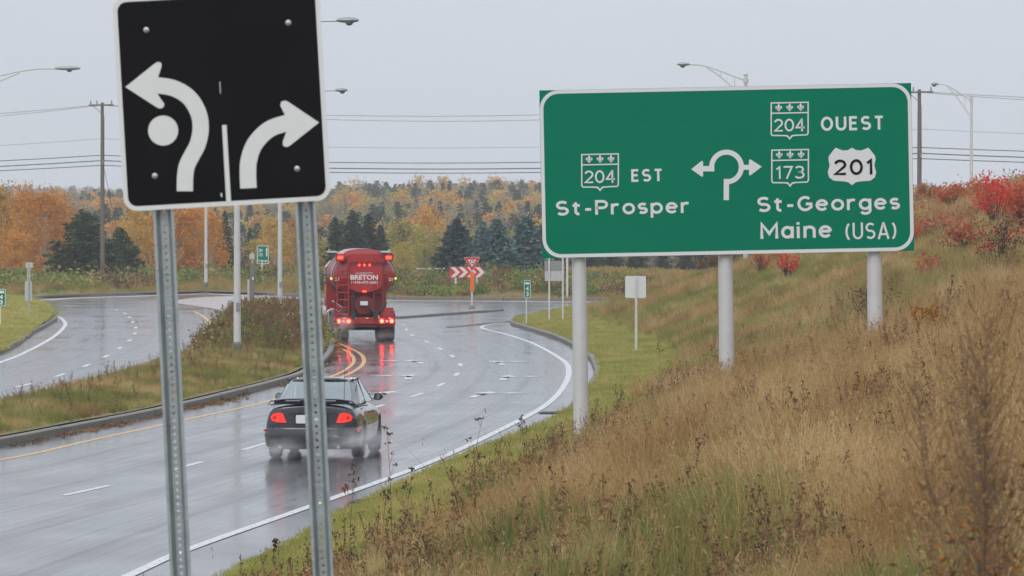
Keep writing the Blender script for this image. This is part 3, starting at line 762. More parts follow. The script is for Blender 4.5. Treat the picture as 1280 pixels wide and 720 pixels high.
# --- small signs and posts
def sign_post(name, px, py_base, d, label, cat, group=None):
    x, y = PX(px, py_base, d).x, d
    return x, y
def z_at(py, d): return PX(640, py, d).z
def marker(px, py_top, py_bot, d, zg, w_px, label, txt, yaw, group):
    sc = F_PX / d; x = PX(px, 300, d).x; zt, zb_ = z_at(py_top, d), z_at(py_bot, d); w = w_px / sc
    o = empty('distance_marker', (x, d, zg), label, 'road marker', group, (0, 0, yaw))
    zt -= zg; zb_ -= zg
    MB().box((0, .02, zt / 2), (.06, .03, zt)).build('post', M_GALV2, o)
    b = MB(); b.plate(rrect(-w / 2 + w * .12, w / 2 + w * .12, zb_, zt, .03), -.012, 0); b.build('panel', M_GREEN, o)
    b = MB(); b.ring(rrect(-w / 2 + w * .12 + .01, w / 2 + w * .12 - .01, zb_ + .01, zt - .01, .03), rrect(-w / 2 + w * .12 + .035, w / 2 + w * .12 - .035, zb_ + .035, zt - .035, .02), -.018, -.0125); b.build('border', M_SHEETW, o)
    hh = zt - zb_
    b = MB(); b.box((w * .12, -.016, zb_ + hh * .82), (w * .6, .006, .1)); b.build('route_plate', M_SHEETW, o)
    for k, ch in enumerate(txt):
        z1 = zb_ + hh * (.66 - .3 * k); link('digit', text_mesh(ch, 'digit', M_SHEETW, w * .12 - w * .2, w * .12 + w * .2, z1 - hh * .25, z1, -.014, .006, .03), o)
    return o
x = PX(658, 300, 203).x
marker(658, 350, 373, 203, float(bank_h(x, 203)), 9, 'narrow green marker reading 43 in front of the road mouth at the kerb', '43', R(12), 'green kilometre markers')
x = PX(1, 300, 200).x
marker(0, 361, 383, 185, .5, 12, 'narrow green marker cut by the left edge of the photo', '43', R(-8), 'green kilometre markers')
# back of a double post sign left of the thick pole
d = 207; x0 = PX(693, 300, d).x; zg = float(bank_h(x0, d)); sc = F_PX / d
o = empty('blank_sign', (x0, d, zg), 'back of a two panel sign on two thin posts beside the thick pole', 'road sign')
for px in (686.5, 703.5):
    xx = PX(px, 300, d).x - x0; MB().box((xx, -.03, (z_at(318, d) - zg) / 2), (.075, .045, z_at(318, d) - zg)).build('post', M_GALV2, o)
MB().box((0, .02, (z_at(326, d) + z_at(338.5, d)) / 2 - zg), (25 / sc, .02, 12.6 / sc)).build('upper_panel', mat('grey_back', (.30, .30, .30), .5, .3), o)
MB().box((0, .02, (z_at(338.5, d) + z_at(351.5, d)) / 2 - zg), (24 / sc, .02, 12.4 / sc)).build('lower_panel', M_ALU, o)
# far post between them
d = 262; xx = PX(714, 300, d).x; MBp = MB().box((0, 0, 1.6), (.12, .06, 3.6))
tag(MBp.build('sign_post', M_GALV2), 'thin grey post standing at the far kerb behind the sign pole', 'post').location = (xx, 281, .2)
# white sign back on the lawn
p = bank_hit(795, 441); d = p.y; sc = F_PX / d
o = empty('blank_sign', p, 'back of a single blank white square sign standing on the mown grass', 'road sign', rot=(0, 0, R(4)))
zt = z_at(345, d) - p.z; zb_ = z_at(372.5, d) - p.z
MB().box((0, -.03, zt / 2 - .1), (.075, .05, zt + .15)).build('post', M_GALV2, o)
b = MB(); b.plate(rrect(-13.5 / sc, 12.5 / sc, zb_, zt, .05), .0, .015); b.build('panel', mat('pale_back', (.70, .70, .69), .5, .1, var=.08), o)
# chevron sign
d = 292; sc = F_PX / d; x0 = PX(582.5, 300, d).x; zg = float(far_h(x0, d))
o = empty('chevron_sign', (x0, d, zg), 'wide red sign with white chevrons pointing right in front of the blue spruces', 'road sign')
for px in (569.5, 596): MB().box((PX(px, 300, d).x - x0, .04, (z_at(334, d) - zg) / 2), (.13, .07, z_at(334, d) - zg)).build('post', M_GALV2, o)
w = 41 / sc; zt, zb_ = z_at(333.5, d) - zg, z_at(347, d) - zg; h = zt - zb_
MB().box((0, 0, (zt + zb_) / 2), (w, .02, h)).build('panel', M_RED, o)
for k in range(4):
    x = -w / 2 + .05 + k * w * .25; a = .36 * h * 1.35; q = w * .13
    b = MB(); b.plate([(x, zb_ + .02), (x + q, zb_ + .02), (x + q + a, zb_ + h / 2), (x + q, zt - .02), (x, zt - .02), (x + a, zb_ + h / 2)], -.018, -.0105); b.build('chevron', M_SHEETW, o)
# yield sign
d = G(590, 389)[1]; sc = F_PX / d; x0 = PX(590, 300, d).x
o = empty('yield_sign', (x0, d, .1), 'red and white yield triangle with an orange sleeve on its post', 'road sign')
MB().cyl((0, 0, 0), (0, 0, z_at(335, d) - .1), .055, 10).build('post', M_GALV2, o)
MB().box((.01, -.02, (z_at(340, d) + z_at(364, d)) / 2 - .1), (.21, .1, 24 / sc)).build('sleeve', M_ORANGE, o)
MB().lathe([(.16, 0), (.13, .12), (.06, .2)], 12).build('base', M_KERB, o)
def tri(r, zc, rc): # rounded triangle pointing down
    out = []
    for k in range(3):
        a0 = R(-90 + 120 * k); c = ((r - 2 * rc) * math.cos(a0), zc + (r - 2 * rc) * math.sin(a0))
        out += [(c[0] + rc * math.cos(a0 + R(t)), c[1] + rc * math.sin(a0 + R(t))) for t in (-60, -30, 0, 30, 60)]
    return out
zc = z_at(327.5, d) - .1; rt = .45
b = MB(); b.plate(tri(rt * 1.12, zc, .05), -.06, -.045); b.build('panel', M_SHEETW, o)
b = MB(); b.ring(tri(rt * 1.06, zc, .045), tri(rt * .56, zc, .02), -.068, -.061); b.build('red_border', M_RED, o)
for k in range(3):
    b = MB(); cl = [(.085 * math.cos(R(a)), zc + .085 * math.sin(R(a))) for a in np.linspace(120 * k, 120 * k + 85, 8)]
    stroke_into(b, cl, .045, -.066, -.061); b.build('symbol_arrow', M_BLACK, o)
# small green sign beyond the median and the grey bollard posts at its nose
d = 318; sc = F_PX / d; x0 = PX(328.5, 300, d).x; zg = float(far_h(x0, d))
o = empty('exit_sign', (x0, d, zg), 'small green panel sign on a white post in front of yellow trees', 'road sign')
MB().cyl((-.05, .05, 0), (-.05, .05, z_at(325, d) - zg), .075, 10).build('post', M_POLE, o)
w = 14.5 / sc; zt, zb_ = z_at(307, d) - zg, z_at(330, d) - zg
b = MB(); b.plate(rrect(-w / 2, w / 2, zb_, zt, .06), 0, .02); b.build('panel', M_GREEN, o)
b = MB(); b.ring(rrect(-w / 2, w / 2, zb_, zt, .06), rrect(-w / 2 + .04, w / 2 - .04, zb_ + .04, zt - .04, .04), -.008, -.001); b.build('border', M_SHEETW, o)
link('lettering', text_mesh('204', 'lettering', M_SHEETW, -w * .36, -w * .02, zt - .42, zt - .2, -.002, .006, .03), o)
link('lettering', text_mesh('173', 'lettering', M_SHEETW, -w * .36, -w * .02, zt - .72, zt - .5, -.002, .006, .03), o)
link('lettering', text_mesh('St-Georges', 'lettering', M_SHEETW, -w * .4, w * .4, zb_ + .1, zb_ + .3, -.002, .006, .03), o)
b = MB(); b.plate([(w * .28, zb_ + .5), (w * .38, zb_ + .5), (w * .38, zt - .3), (w * .44, zt - .3), (w * .34, zt - .12), (w * .22, zt - .3), (w * .28, zt - .3)], -.008, -.001); b.build('arrow', M_SHEETW, o)
d = 219; sc = F_PX / d; x0 = PX(315.5, 300, d).x; zg = .2
o = empty('barrier_post', (x0, d, zg), 'square grey post with a small pale sign box at the median nose', 'post')
MB().box((0, 0, (z_at(330, d) - zg) / 2), (5.2 / sc, .16, z_at(330, d) - zg)).build('post', mat('weathered_steel', (.20, .19, .175), .6, .2, var=.25), o)
MB().box((0, 0, (z_at(322, d) - zg)), (.05, .04, 14 / sc)).build('stem', M_GALV2, o)
MB().box((-.02, -.05, (z_at(320.5, d) - zg)), (6.5 / sc, .03, 6.5 / sc)).build('sign_plate', M_ALU, o)
MB().box((0.03, -.09, (z_at(348, d) - zg)), (.09, .02, .12)).build('bracket', M_GALV2, o)
o = tag(MB().box((0, 0, .85), (.09, .07, 1.9)).build('slim_post', M_ALU), 'slim pale post just left of the square grey post', 'post'); o.location = (PX(310.5, 300, 217).x, 217, .1)
o = tag(MB().box((0, 0, .55), (.07, .06, 1.1)).build('slim_post', M_GALV), 'low slim steel post in front of the light pole on the median', 'post'); o.location = (PX(351, 300, 196).x, 196, .3)
# sign seen from behind on the left island
d = G(36, 402)[1] - 3; sc = F_PX / d; x0 = PX(36, 300, d).x; zg = float(isl_h(x0, d))
o = empty('blank_sign', (x0, d, zg), 'narrow grey sign seen from behind on the left grass island', 'road sign')
MB().box((0, -.03, (z_at(330, d) - zg) / 2), (.075, .05, z_at(330, d) - zg)).build('post', M_GALV, o)
MB().box((.0, -.01, (z_at(342, d) - zg)), (.13, .04, 22 / sc)).build('stiffener', M_GALV2, o)
MB().box((.02, .02, (z_at(331.5, d) - zg)), (9 / sc, .02, 6.5 / sc)).build('small_plate', M_ALU, o)
MB().box((-.02, .02, (z_at(364, d) - zg)), (9 / sc, .02, 24 / sc)).build('tall_plate', M_ALU, o)

# --- street lamps
M_LAMP = mat('lamp_housing', (.30, .31, .32), .45, .5)
M_LENS = mat('lamp_lens', (.12, .12, .12), .15, 0, spec=.6)
def lamp(px, py_base, d, zg, top, sides, label, arm=3.3, rise=1.0, rad=.115, yaw=0.):
    x0 = PX(px, py_base, d).x
    o = empty('street_lamp', (x0, d, zg), label, 'street lamp', 'street lamps round the roundabout', (0, 0, yaw))
    h = top - zg
    b = MB(); b.tube([(0, 0, 0), (0, 0, h * .5), (0, 0, h)], [rad, rad * .8, rad * .58], 14); b.build('pole', M_POLE, o, smooth=True)
    b = MB(); b.box((0, 0, .12), (rad * 3.4, rad * 3.4, .05)); b.lathe([(rad * 1.35, .14), (rad * 1.3, .35), (rad * 1.05, .42)], 14); b.build('base', M_KERB, o)
    MB().box((rad * .3, -rad * .99, 1.5), (.12, .05, .25)).build('hand_hole', M_LAMP, o)
    MB().lathe([(rad * .8, 0), (rad * .85, .06), (rad * .5, .1)], 12, 'z', (0, 0, h)).build('cap', M_POLE, o)
    MB().lathe([(rad * .95, -.1), (rad * .95, .1)], 12, 'z', (0, 0, h - .25)).build('collar', M_POLE, o)
    for s in sides:
        z0 = h - .25; e = z0 + rise
        upc = [(0, 0, z0), (s * arm * .35, 0, z0 + rise * .5), (s * arm * .62, 0, z0 + rise * .85), (s * arm * .8, 0, e), (s * arm * .95, 0, e)]
        dnc = [(0, 0, z0 - 1.0), (s * arm * .3, 0, z0 - .1), (s * arm * .5, 0, z0 + rise * .45), (s * arm * .66, 0, z0 + rise * .82)]
        b = MB(); b.tube(upc, .035, 8); b.tube(dnc, .03, 8)
        for t, u in ((.19, .12), (.42, .3)): 
            xa = arm * t
            za = np.interp(xa, [abs(p[0]) for p in upc], [p[2] for p in upc]); zb2 = np.interp(xa, [abs(p[0]) for p in dnc], [p[2] for p in dnc])
            b.tube([(s * xa, 0, za), (s * xa, 0, zb2)], .022, 6)
        b.build('arm', M_POLE, o, smooth=True)
        b = MB(); hx = [(arm * .95, .05), (arm * .98, .09), (arm * 1.05, .12), (arm * 1.11, .11), (arm * 1.16, .05)]
        b.tube([(s * a, 0, e + .02) for a, r in hx], [r for a, r in hx], 12)
        b.v = [(x, y * 1.2, e + .02 + (z - e - .02) * .75) for x, y, z in b.v]; head = b.build('lamp_head', M_LAMP, o, smooth=True)
        b = MB(); b.lathe([(.02, -.15), (.09, -.12), (.125, -.06), (.12, -.02)], 14, 'z', (s * arm * 1.07, 0, e)); b.build('lens', M_LENS, o, smooth=True)
g = G(296, 456); lamp(296.5, 456, g[1], float(med_h(np.array(g[0]), np.array(g[1]))), 9.8, (-1, 1), 'tall double arm street lamp on the median behind the black sign', 3.2, .95)
lamp(350, 402, 214, .2, 10.05, (1,), 'pale street lamp behind the median weeds, its head just right of the black sign', 2.6, .55)
lamp(257.5, 365, 316, .3, 10.3, (-1,), 'slender pale street lamp in front of the big orange tree', 3.0, .9)
lamp(932, 400, 224, .3, 11.35, (-1,), 'street lamp whose arm rises above the green sign', 2.75, .75, .13)
lamp(1214, 360, 290, .5, 12.2, (-1,), 'street lamp standing alone on the right above the red bushes', 2.1, 1.0, .13)
lamp(-75, 400, 206, .6, 10.35, (1,), 'street lamp off the left side, its arm reaching in over the grass island', 5.2, .95)

# --- power line
M_WOOD = mat('grey_wood', (.16, .13, .10), .85, var=.35, vscale=6, bump=.4, bscale=30)
M_WIRE = mat('wire', (.035, .035, .04), .6)
M_INS = mat('insulator', (.25, .24, .23), .3)
POLES = [Vector((-86, 364, -1)), Vector((PX(128, 300, 333).x, 333, .1)), Vector((PX(1149, 300, 302).x, 302, .3)), Vector((82, 272, .5))]
for i, p in enumerate(POLES):
    if i in (0, 3): continue
    o = empty('utility_pole', p, ['', 'wooden utility pole beside the dark pine on the left', 'wooden utility pole just right of the green sign'][i], 'utility pole', 'poles of the overhead line', (0, 0, R(-28)))
    h = 13.0 - p.z
    MB().tube([(0, 0, -.3), (0, 0, h * .5), (0, 0, h)], [.17, .14, .11], 12).build('pole', M_WOOD, o, smooth=True)
    MB().box((0, -.14, h - .18), (2.0, .09, .11)).build('crossarm', M_WOOD, o)
    for s in (-.85, -.35, .85):
        MB().lathe([(.02, -.12), (.05, -.06), (.06, 0), (.03, .08), (.045, .13), (.02, .17)], 10, 'z', (s, -.14, h)).build('insulator', M_INS, o)
    MB().tube([(-.7, -.14, h - .2), (0, -.1, h - .75)], .02, 6).build('brace', M_WOOD, o)
    MB().cyl((.16, -.16, h - 4.3), (.16, -.16, h - 4.0), .06, 8).build('bracket', M_INS, o)
    MB().tube([(0.12, .02, 1.5), (.16, 0, h - 1)], .012, 5).build('ground_wire', M_WIRE, o)
    if i == 1: MB().tube([(0, 0, h - 4), (1.8, .6, -.2)], .014, 5).build('guy_wire', M_WIRE, o)
for lab, hh, off, sag, r in (('uppermost thin overhead wire strung from the pole tops', 12.85, -.6, 1.15, .014), ('thin overhead wire just under the uppermost one', 12.82, .6, 1.45, .013), ('highest of the three thick overhead cables below the pole tops', 9.35, .1, .75, .026),
                            ('middle one of the three thick overhead cables', 8.98, .15, .78, .032), ('lowest one of the three thick overhead cables', 8.65, .1, .72, .026), ('faint single overhead wire between the pole tops and the cables', 10.5, .2, .9, .010)):
    b = MB(); pts = []
    for a, c in zip(POLES[:-1], POLES[1:]):
        for k in range(16):
            t = k / 16; q = a.lerp(c, t); pts.append((q.x, q.y + off * .3, hh - sag * 4 * t * (1 - t)))
    pts.append((POLES[-1].x, POLES[-1].y, hh))
    b.tube(pts, r, 5); tag(b.build('overhead_wire', M_WIRE), lab, 'power line', 'wires of the overhead line')

# ------------------------------------------------------------------ vehicles
M_CARPAINT = mat('dark_grey_paint', (.035, .035, .04), .28, .35, coat=1.0, rvar=.06, vscale=3)
M_PLASTIC = mat('black_plastic', (.012, .012, .013), .5)
M_RUBBER = mat('rubber', (.014, .014, .014), .8, bump=.3, bscale=60)
M_RIM = mat('rim_alloy', (.42, .43, .44), .35, .8)
M_TAIL = mat('tail_lamp_lit', (.5, .02, .015), .2, emit=(1.0, .04, .025), estr=.85)
M_TAILT = mat('truck_lamp_lit', (.5, .02, .015), .2, emit=(1.0, .03, .015), estr=30)
M_TAILU = mat('marker_lamp_lit', (.5, .02, .015), .2, emit=(1.0, .05, .025), estr=4)
M_TAILD = mat('tail_lamp_lens', (.35, .012, .01), .2, emit=(1.0, .03, .02), estr=.3)
M_AMBER = mat('amber_lamp', (.8, .3, .03), .2, emit=(1.0, .38, .05), estr=3)
M_PLATE = mat('plate_white', (.74, .74, .74), .4)
M_SEAT = mat('seat_fabric', (.05, .05, .055), .9)
def glass(name, tint, mixf):
    m = bpy.data.materials.new(name); m.use_nodes = True; nt = m.node_tree
    for n in list(nt.nodes): nt.nodes.remove(n)
    o = nt.nodes.new('ShaderNodeOutputMaterial'); t = nt.nodes.new('ShaderNodeBsdfTransparent'); g = nt.nodes.new('ShaderNodeBsdfGlossy')
    f = nt.nodes.new('ShaderNodeFresnel'); f.inputs['IOR'].default_value = 1.55
    a = nt.nodes.new('ShaderNodeMath'); a.operation = 'ADD'; a.inputs[1].default_value = mixf; a.use_clamp = True
    x = nt.nodes.new('ShaderNodeMixShader'); t.inputs['Color'].default_value = (*tint, 1); g.inputs['Roughness'].default_value = .06
    g.inputs['Color'].default_value = (.85, .93, .93, 1)
    L = nt.links.new; L(f.outputs[0], a.inputs[0]); L(a.outputs[0], x.inputs['Fac']); L(t.outputs[0], x.inputs[1]); L(g.outputs[0], x.inputs[2]); L(x.outputs[0], o.inputs['Surface'])
    return m
M_GLASS = glass('wet_glass', (.45, .52, .52), .30)
def slab(mb, poly, th):
    p = [Vector(q) for q in poly]; n = Vector((0, 0, 0))
    for i in range(len(p)): n += (p[i] - p[0]).cross(p[(i + 1) % len(p)] - p[0])
    n.normalize(); m = len(p)
    return mb.add(p + [q - n * th for q in p], [tuple(range(m)), tuple(range(2 * m - 1, m - 1, -1))] + [(i, i + m, (i + 1) % m + m, (i + 1) % m) for i in range(m)])
def subsurf(o, lv=2):
    md = o.modifiers.new('smooth', 'SUBSURF'); md.levels = lv; md.render_levels = lv; return o
def wheel(parent, x, y, r, w, name='wheel', rim=True, spokes=5):
    side = 1 if x > 0 else -1
    wh = empty(name, (x, y, r), None, None); wh.parent = parent
    b = MB(); b.lathe([(r * .62, -w / 2), (r * .9, -w / 2), (r * .985, -w * .38), (r, -w * .2), (r, w * .2), (r * .985, w * .38), (r * .9, w / 2), (r * .62, w / 2)], 36, 'x'); b.build('tyre', M_RUBBER, wh, smooth=True)
    b = MB(); b.lathe([(r * .66, side * w * .5), (r * .60, side * w * .47), (r * .58, side * w * .2), (.02, side * w * .2)], 28, 'x'); b.lathe([(r * .62, -w * .35), (r * .62, w * .35)], 20, 'x')
    b.build('rim', M_RIM if rim else mat('dark_rim', (.08, .08, .08), .5, .5), wh, smooth=True)
    b = MB()
    for k in range(spokes):
        a = 2 * PI * k / spokes
        b.box((side * w * .4, r * .34 * math.cos(a), r * .34 * math.sin(a)), (.03, r * .17, r * .62), (a - PI / 2 + 0, 0, 0))
    if rim:
        sp = b.build('spokes', M_RIM, wh); sp['kind'] = 'stuff'
    return wh

# --- dark coupe
g = G(397, 574); CAR_HEAD = R(-4.6)
car = empty('coupe_car', (g[0] - .10, g[1] - .35, 0), 'wet dark grey coupe with lit red tail lights driving away through spray', 'car', rot=(0, 0, CAR_HEAD))
def arch(y):
    z = .24
    for yc in (.88, 3.55):
        if abs(y - yc) < .375: z = max(z, .31 + math.sqrt(.375 ** 2 - (y - yc) ** 2))
    return z
st = []
for y in (0, .1, .3, .5, .56, .66, .78, .88, .98, 1.1, 1.2, 1.26, 1.5, 2.0, 2.6, 3.1, 3.17, 3.24, 3.34, 3.45, 3.55, 3.65, 3.76, 3.86, 3.93, 4.1, 4.35, 4.52):
    a = arch(y)
    wr = np.interp(y, [0, .1, .3, .8, 2.5, 3.8, 4.3, 4.52], [.79, .825, .85, .868, .868, .85, .78, .62])
    sh = np.interp(y, [0, .3, 1.0, 3.0, 3.6, 4.3, 4.52], [.86, .90, .90, .86, .82, .66, .55])
    dk = np.interp(y, [0, .15, .7, 1.0, 3.0, 3.4, 4.2, 4.52], [.955, .995, 1.0, 1.0, .97, .93, .78, .62])
    st.append((y, [(0, .27), (wr - .06, max(a, .25) - .01), (wr - .02, max(a + .01, .33)), (wr, max(a + .035, .54)), (wr - .004, max(a + .06, .62)), (wr - .035, sh - .07), (wr - .10, sh + .045), (wr * .62, dk), (0, dk + .015)]))
b = MB(); K = 9; M2 = 2 * K - 2
for y, s in st:
    full = s + [(-x, z) for x, z in s[-2:0:-1]]
    b.v += [(x, y, z) for x, z in full]
for i in range(len(st) - 1):
    for k in range(M2): b.f.append((i * M2 + k, i * M2 + (k + 1) % M2, (i + 1) * M2 + (k + 1) % M2, (i + 1) * M2 + k))
for i in (0, len(st) - 1):
    for k in range(K - 1):
        a_, c_ = (M2 - k) % M2, M2 - k - 1
        if k == 0: b.f.append((i * M2, i * M2 + 1, i * M2 + M2 - 1))
        elif k == K - 2: b.f.append((i * M2 + k, i * M2 + k + 1, i * M2 + M2 - k))
        else: b.f.append((i * M2 + k, i * M2 + k + 1, i * M2 + M2 - k - 1, i * M2 + M2 - k))
b.mi = [0] * len(b.f)
body = b.build('body', M_CARPAINT, car, smooth='all'); subsurf(body, 2)
# rear bumper skin
plan = [(-.868, .5), (-.868, .3), (-.845, .1), (-.79, -.02), (-.66, -.085), (-.35, -.12), (0, -.13)]
plan = plan + [(-x, y) for x, y in plan[-2::-1]]
b = MB(); rows = [(.205, .90), (.24, .975), (.40, 1.005), (.54, 1.0), (.575, .985), (.585, .95)]; n = len(plan)
for z, k in rows: b.v += [(x * k, y + (1 - k) * .9, z) for x, y in plan]
for i in range(len(rows) - 1):
    for k in range(n - 1): b.f.append((i * n + k, i * n + k + 1, (i + 1) * n + k + 1, (i + 1) * n + k))
b.f.append(tuple((len(rows) - 1) * n + k for k in range(n))); b.f.append(tuple(range(n))); b.mi = [0] * len(b.f)
bumper = b.build('bumper', M_CARPAINT, car, smooth=True)
MB().box((.30, -.112, .43), (.42, .012, .012)).build('bumper_trim', M_RIM, bumper)
for s in (-1, 1): MB().box((s * .825, .06, .53), (.03, .09, .035), (0, 0, s * .5)).build('side_reflector', M_TAIL if s > 0 else M_TAILD, bumper)
MB().box((0, -.03, .235), (1.1, .14, .07)).build('lower_valance', M_PLASTIC, car)
MB().box((0, 2.2, .3), (1.5, 3.9, .22)).build('underbody', M_PLASTIC, car)
for s in (-.55, .5): MB().cyl((s, -.1, .235), (s, .35, .235), .032, 12).build('exhaust', M_GALV, car)
# tail lamps, plate
def rear_y(x, z): return .005 + .12 * (abs(x) / .82) ** 4 + .06 * max(0, z - .72)
for s in (-1, 1):
    pl = [(.45, .668), (.60, .672), (.71, .70), (.735, .765), (.69, .82), (.58, .848), (.51, .825)]
    p = [(s * x, rear_y(x, z) - .035, z) for x, z in pl]; b = MB()
    m = len(p); b.add(p + [(x * .97, y + .14, z) for x, y, z in p], [tuple(range(m))] + [(i, (i + 1) % m, (i + 1) % m + m, i + m) for i in range(m)])
    lamp_o = b.build('tail_light', M_TAIL, car)
    MB().lathe([(.035, 0), (.03, -.008)], 12, 'y', (s * .66, rear_y(.66, .75) - .045, .755)).build('lens', M_TAILD, lamp_o)
b = MB(); b.plate(rrect(-.30, .30, .635, .83, .03), -.028, .08); rec = b.build('plate_recess', M_PLASTIC, car)
b = MB(); b.plate(rrect(-.27, .27, .655, .805, .015), -.034, -.029); pl = b.build('licence_plate', M_PLATE, rec)
MB().box((0, -.005, .855), (.9, .07, .02)).build('decklid_lip', M_CARPAINT, car)
# spoiler
b = MB(); pts = [(-.80, .22, .985), (-.74, .10, 1.05), (-.5, .02, 1.085), (0, -.02, 1.10), (.5, .02, 1.085), (.74, .10, 1.05), (.80, .22, .985)]
b.v = []; prof = [(-.06, 0), (-.02, .018), (.10, .012), (.12, 0), (.10, -.012), (-.03, -.016)]; k = len(prof)
b.v = [(x, y + a, z + c) for x, y, z in pts for a, c in prof]
b.f = [(i * k + j, i * k + (j + 1) % k, (i + 1) * k + (j + 1) % k, (i + 1) * k + j) for i in range(len(pts) - 1) for j in range(k)] + [tuple(range(k)), tuple((len(pts) - 1) * k + j for j in range(k))]; b.mi = [0] * len(b.f)
sp = b.build('spoiler', M_CARPAINT, car, smooth=True)
for s in (-.32, .32): MB().box((s, -.08, 1.062), (.26, .012, .018)).build('brake_strip', M_RIM, sp)
MB().box((0, .12, 1.03), (1.34, .12, .075)).build('spoiler_base', M_PLASTIC, sp)  # dark box added under the wing in place of the shaded gap
# cabin
RW = [(-.67, .60, .995), (.67, .60, .995), (.53, 1.40, 1.385), (-.53, 1.40, 1.385)]
b = MB(); V = []
for j in range(7):
    v = j / 6
    for i in range(9):
        u = i / 8; a = Vector(RW[0]).lerp(Vector(RW[1]), u); c = Vector(RW[3]).lerp(Vector(RW[2]), u); q = a.lerp(c, v)
        q.y -= .07 * 4 * u * (1 - u); q.z += .03 * math.sin(PI * v); V.append(q)
b.add(V, [(j * 9 + i, j * 9 + i + 1, (j + 1) * 9 + i + 1, (j + 1) * 9 + i) for j in range(6) for i in range(8)]); b.build('rear_window', M_GLASS, car, smooth='all')
b = MB(); V = []
for j in range(6):
    y = 1.36 + j * (2.28 - 1.36) / 5
    for i in range(9):
        u = i / 8 * 2 - 1; z = 1.395 + .04 * (1 - (j / 5 - .45) ** 2 * 2.2) - .075 * abs(u) ** 3.5; V.append((u * .615, y - (.05 * (1 - u * u) if j == 0 else 0), z))
b.add(V, [(j * 9 + i, j * 9 + i + 1, (j + 1) * 9 + i + 1, (j + 1) * 9 + i) for j in range(5) for i in range(8)])
roof = b.build('roof', M_CARPAINT, car, smooth='all'); md = roof.modifiers.new('thick', 'SOLIDIFY'); md.thickness = .03
b = MB(); slab(b, [(-.68, 3.1, .97), (.68, 3.1, .97), (.55, 2.3, 1.39), (-.55, 2.3, 1.39)], .006); b.build('windscreen', M_GLASS, car)
for s in (-1, 1):
    b = MB(); slab(b, [(s * .80, .42, .975), (s * .655, .58, .998), (s * .52, 1.39, 1.388), (s * .615, 1.62, 1.345), (s * .79, 1.38, .985)], .035); b.build('rear_pillar', M_CARPAINT, car)
    b = MB(); slab(b, [(s * .775, 1.36, .985), (s * .775, 1.75, .985), (s * .625, 1.74, 1.35), (s * .622, 1.60, 1.345)], .006); b.build('quarter_window', M_GLASS, car)
    b = MB(); slab(b, [(s * .765, 1.80, .985), (s * .765, 2.95, .965), (s * .61, 2.26, 1.375), (s * .615, 1.78, 1.375)], .006); b.build('side_window', M_GLASS, car)
    b = MB(); b.tube([(s * .76, 1.77, .97), (s * .62, 1.75, 1.38)], .025, 8); b.build('door_pillar', M_PLASTIC, car)
    b = MB(); b.tube([(s * .74, 3.08, .97), (s * .58, 2.28, 1.39)], .028, 8); b.build('front_pillar', M_CARPAINT, car)
    b = MB(); b.tube([(s * .585, 1.36, 1.385), (s * .61, 1.8, 1.39), (s * .58, 2.3, 1.39)], .02, 8); b.build('roof_rail', M_PLASTIC, car)
    b = MB(); b.tube([(s * .84, 2.62, 1.01), (s * .90, 2.60, 1.03)], .022, 8); b.lathe([(.02, .13), (.055, .1), (.068, .02), (.064, -.05), (.055, -.06)], 16, 'y', (s * .91, 2.56, 1.05))
    b.v = [(s * .91 + (x - s * .91) * (1.5 if s > 0 else 1.0), y, z) if abs(x) > .865 else (x, y, z) for x, y, z in b.v]
    mo = b.build('side_mirror', M_PLASTIC, car, smooth=True)
    MB().lathe([(.052, 0), (.05, -.004)], 16, 'y', (s * .91, 2.495, 1.05)).build('mirror_glass', mat('mirror_glass', (.30, .36, .36), .1, .9), mo)
    MB().box((s * .862, 2.2, .80), (.02, .16, .03)).build('door_handle', M_PLASTIC, car)
    for yy in (.88, 3.55): wheel(car, s * .745, yy, .31, .205)
    b = MB(); b.box((s * .36, 2.05, .72), (.48, .18, .62), (-.2, 0, 0)); b.box((s * .36, 1.95, 1.10), (.25, .09, .17), (-.2, 0, 0)); sto = b.build('front_seat', M_SEAT, car); sto['kind'] = 'stuff'
    MB().box((s * .33, 1.2, .86), (.5, .16, .4), (-.3, 0, 0)).build('rear_seat', M_SEAT, car)
MB().box((0, 2.9, .88), (1.3, .4, .16)).build('dashboard', M_PLASTIC, car)
MB().lathe([(.17, 0), (.19, .015), (.17, .03), (.155, .015)], 20, 'y', (-.36, 2.55, .93)).build('steering_wheel', M_PLASTIC, car)
MB().tube([(.55, .35, 1.0), (.56, .38, 1.75)], [.006, .003], 6).build('aerial', M_PLASTIC, car)

# --- red bulk tanker truck
M_TRED = mat('truck_red', (.40, .018, .022), .3, var=.25, vscale=2.2, coat=.7, rvar=.1)
M_TRED2 = mat('truck_red_dark', (.19, .014, .016), .45, var=.3, vscale=4)
M_CHAS = mat('chassis_grime', (.035, .028, .027), .7, var=.4, vscale=5)
M_LET = mat('white_vinyl', (.78, .76, .76), .4)
g = G(450.5, 427)
tr = empty('tanker_truck', (g[0] + .13, g[1], 0), 'red bulk tanker truck with lit tail lights and white lettering heading into the roundabout', 'truck', rot=(0, 0, R(4.4)))
def tz(zx, zy): return ((zx - 392) * .00572, (650 - zy) * .00572)
RX, RZ, CZ = 1.15, .90, 2.47
b = MB()
def ell(mb, rows, n=40):
    o = len(mb.v)
    for k, y in rows: mb.v += [(RX * k * math.cos(2 * PI * i / n), y, CZ + RZ * k * math.sin(2 * PI * i / n)) for i in range(n)]
    fs = [(o + r * n + i, o + r * n + (i + 1) % n, o + (r + 1) * n + (i + 1) % n, o + (r + 1) * n + i) for r in range(len(rows) - 1) for i in range(n)]
    fs += [tuple(o + i for i in range(n)), tuple(o + (len(rows) - 1) * n + i for i in range(n))]
    mb.f += fs; mb.mi += [0] * len(fs)
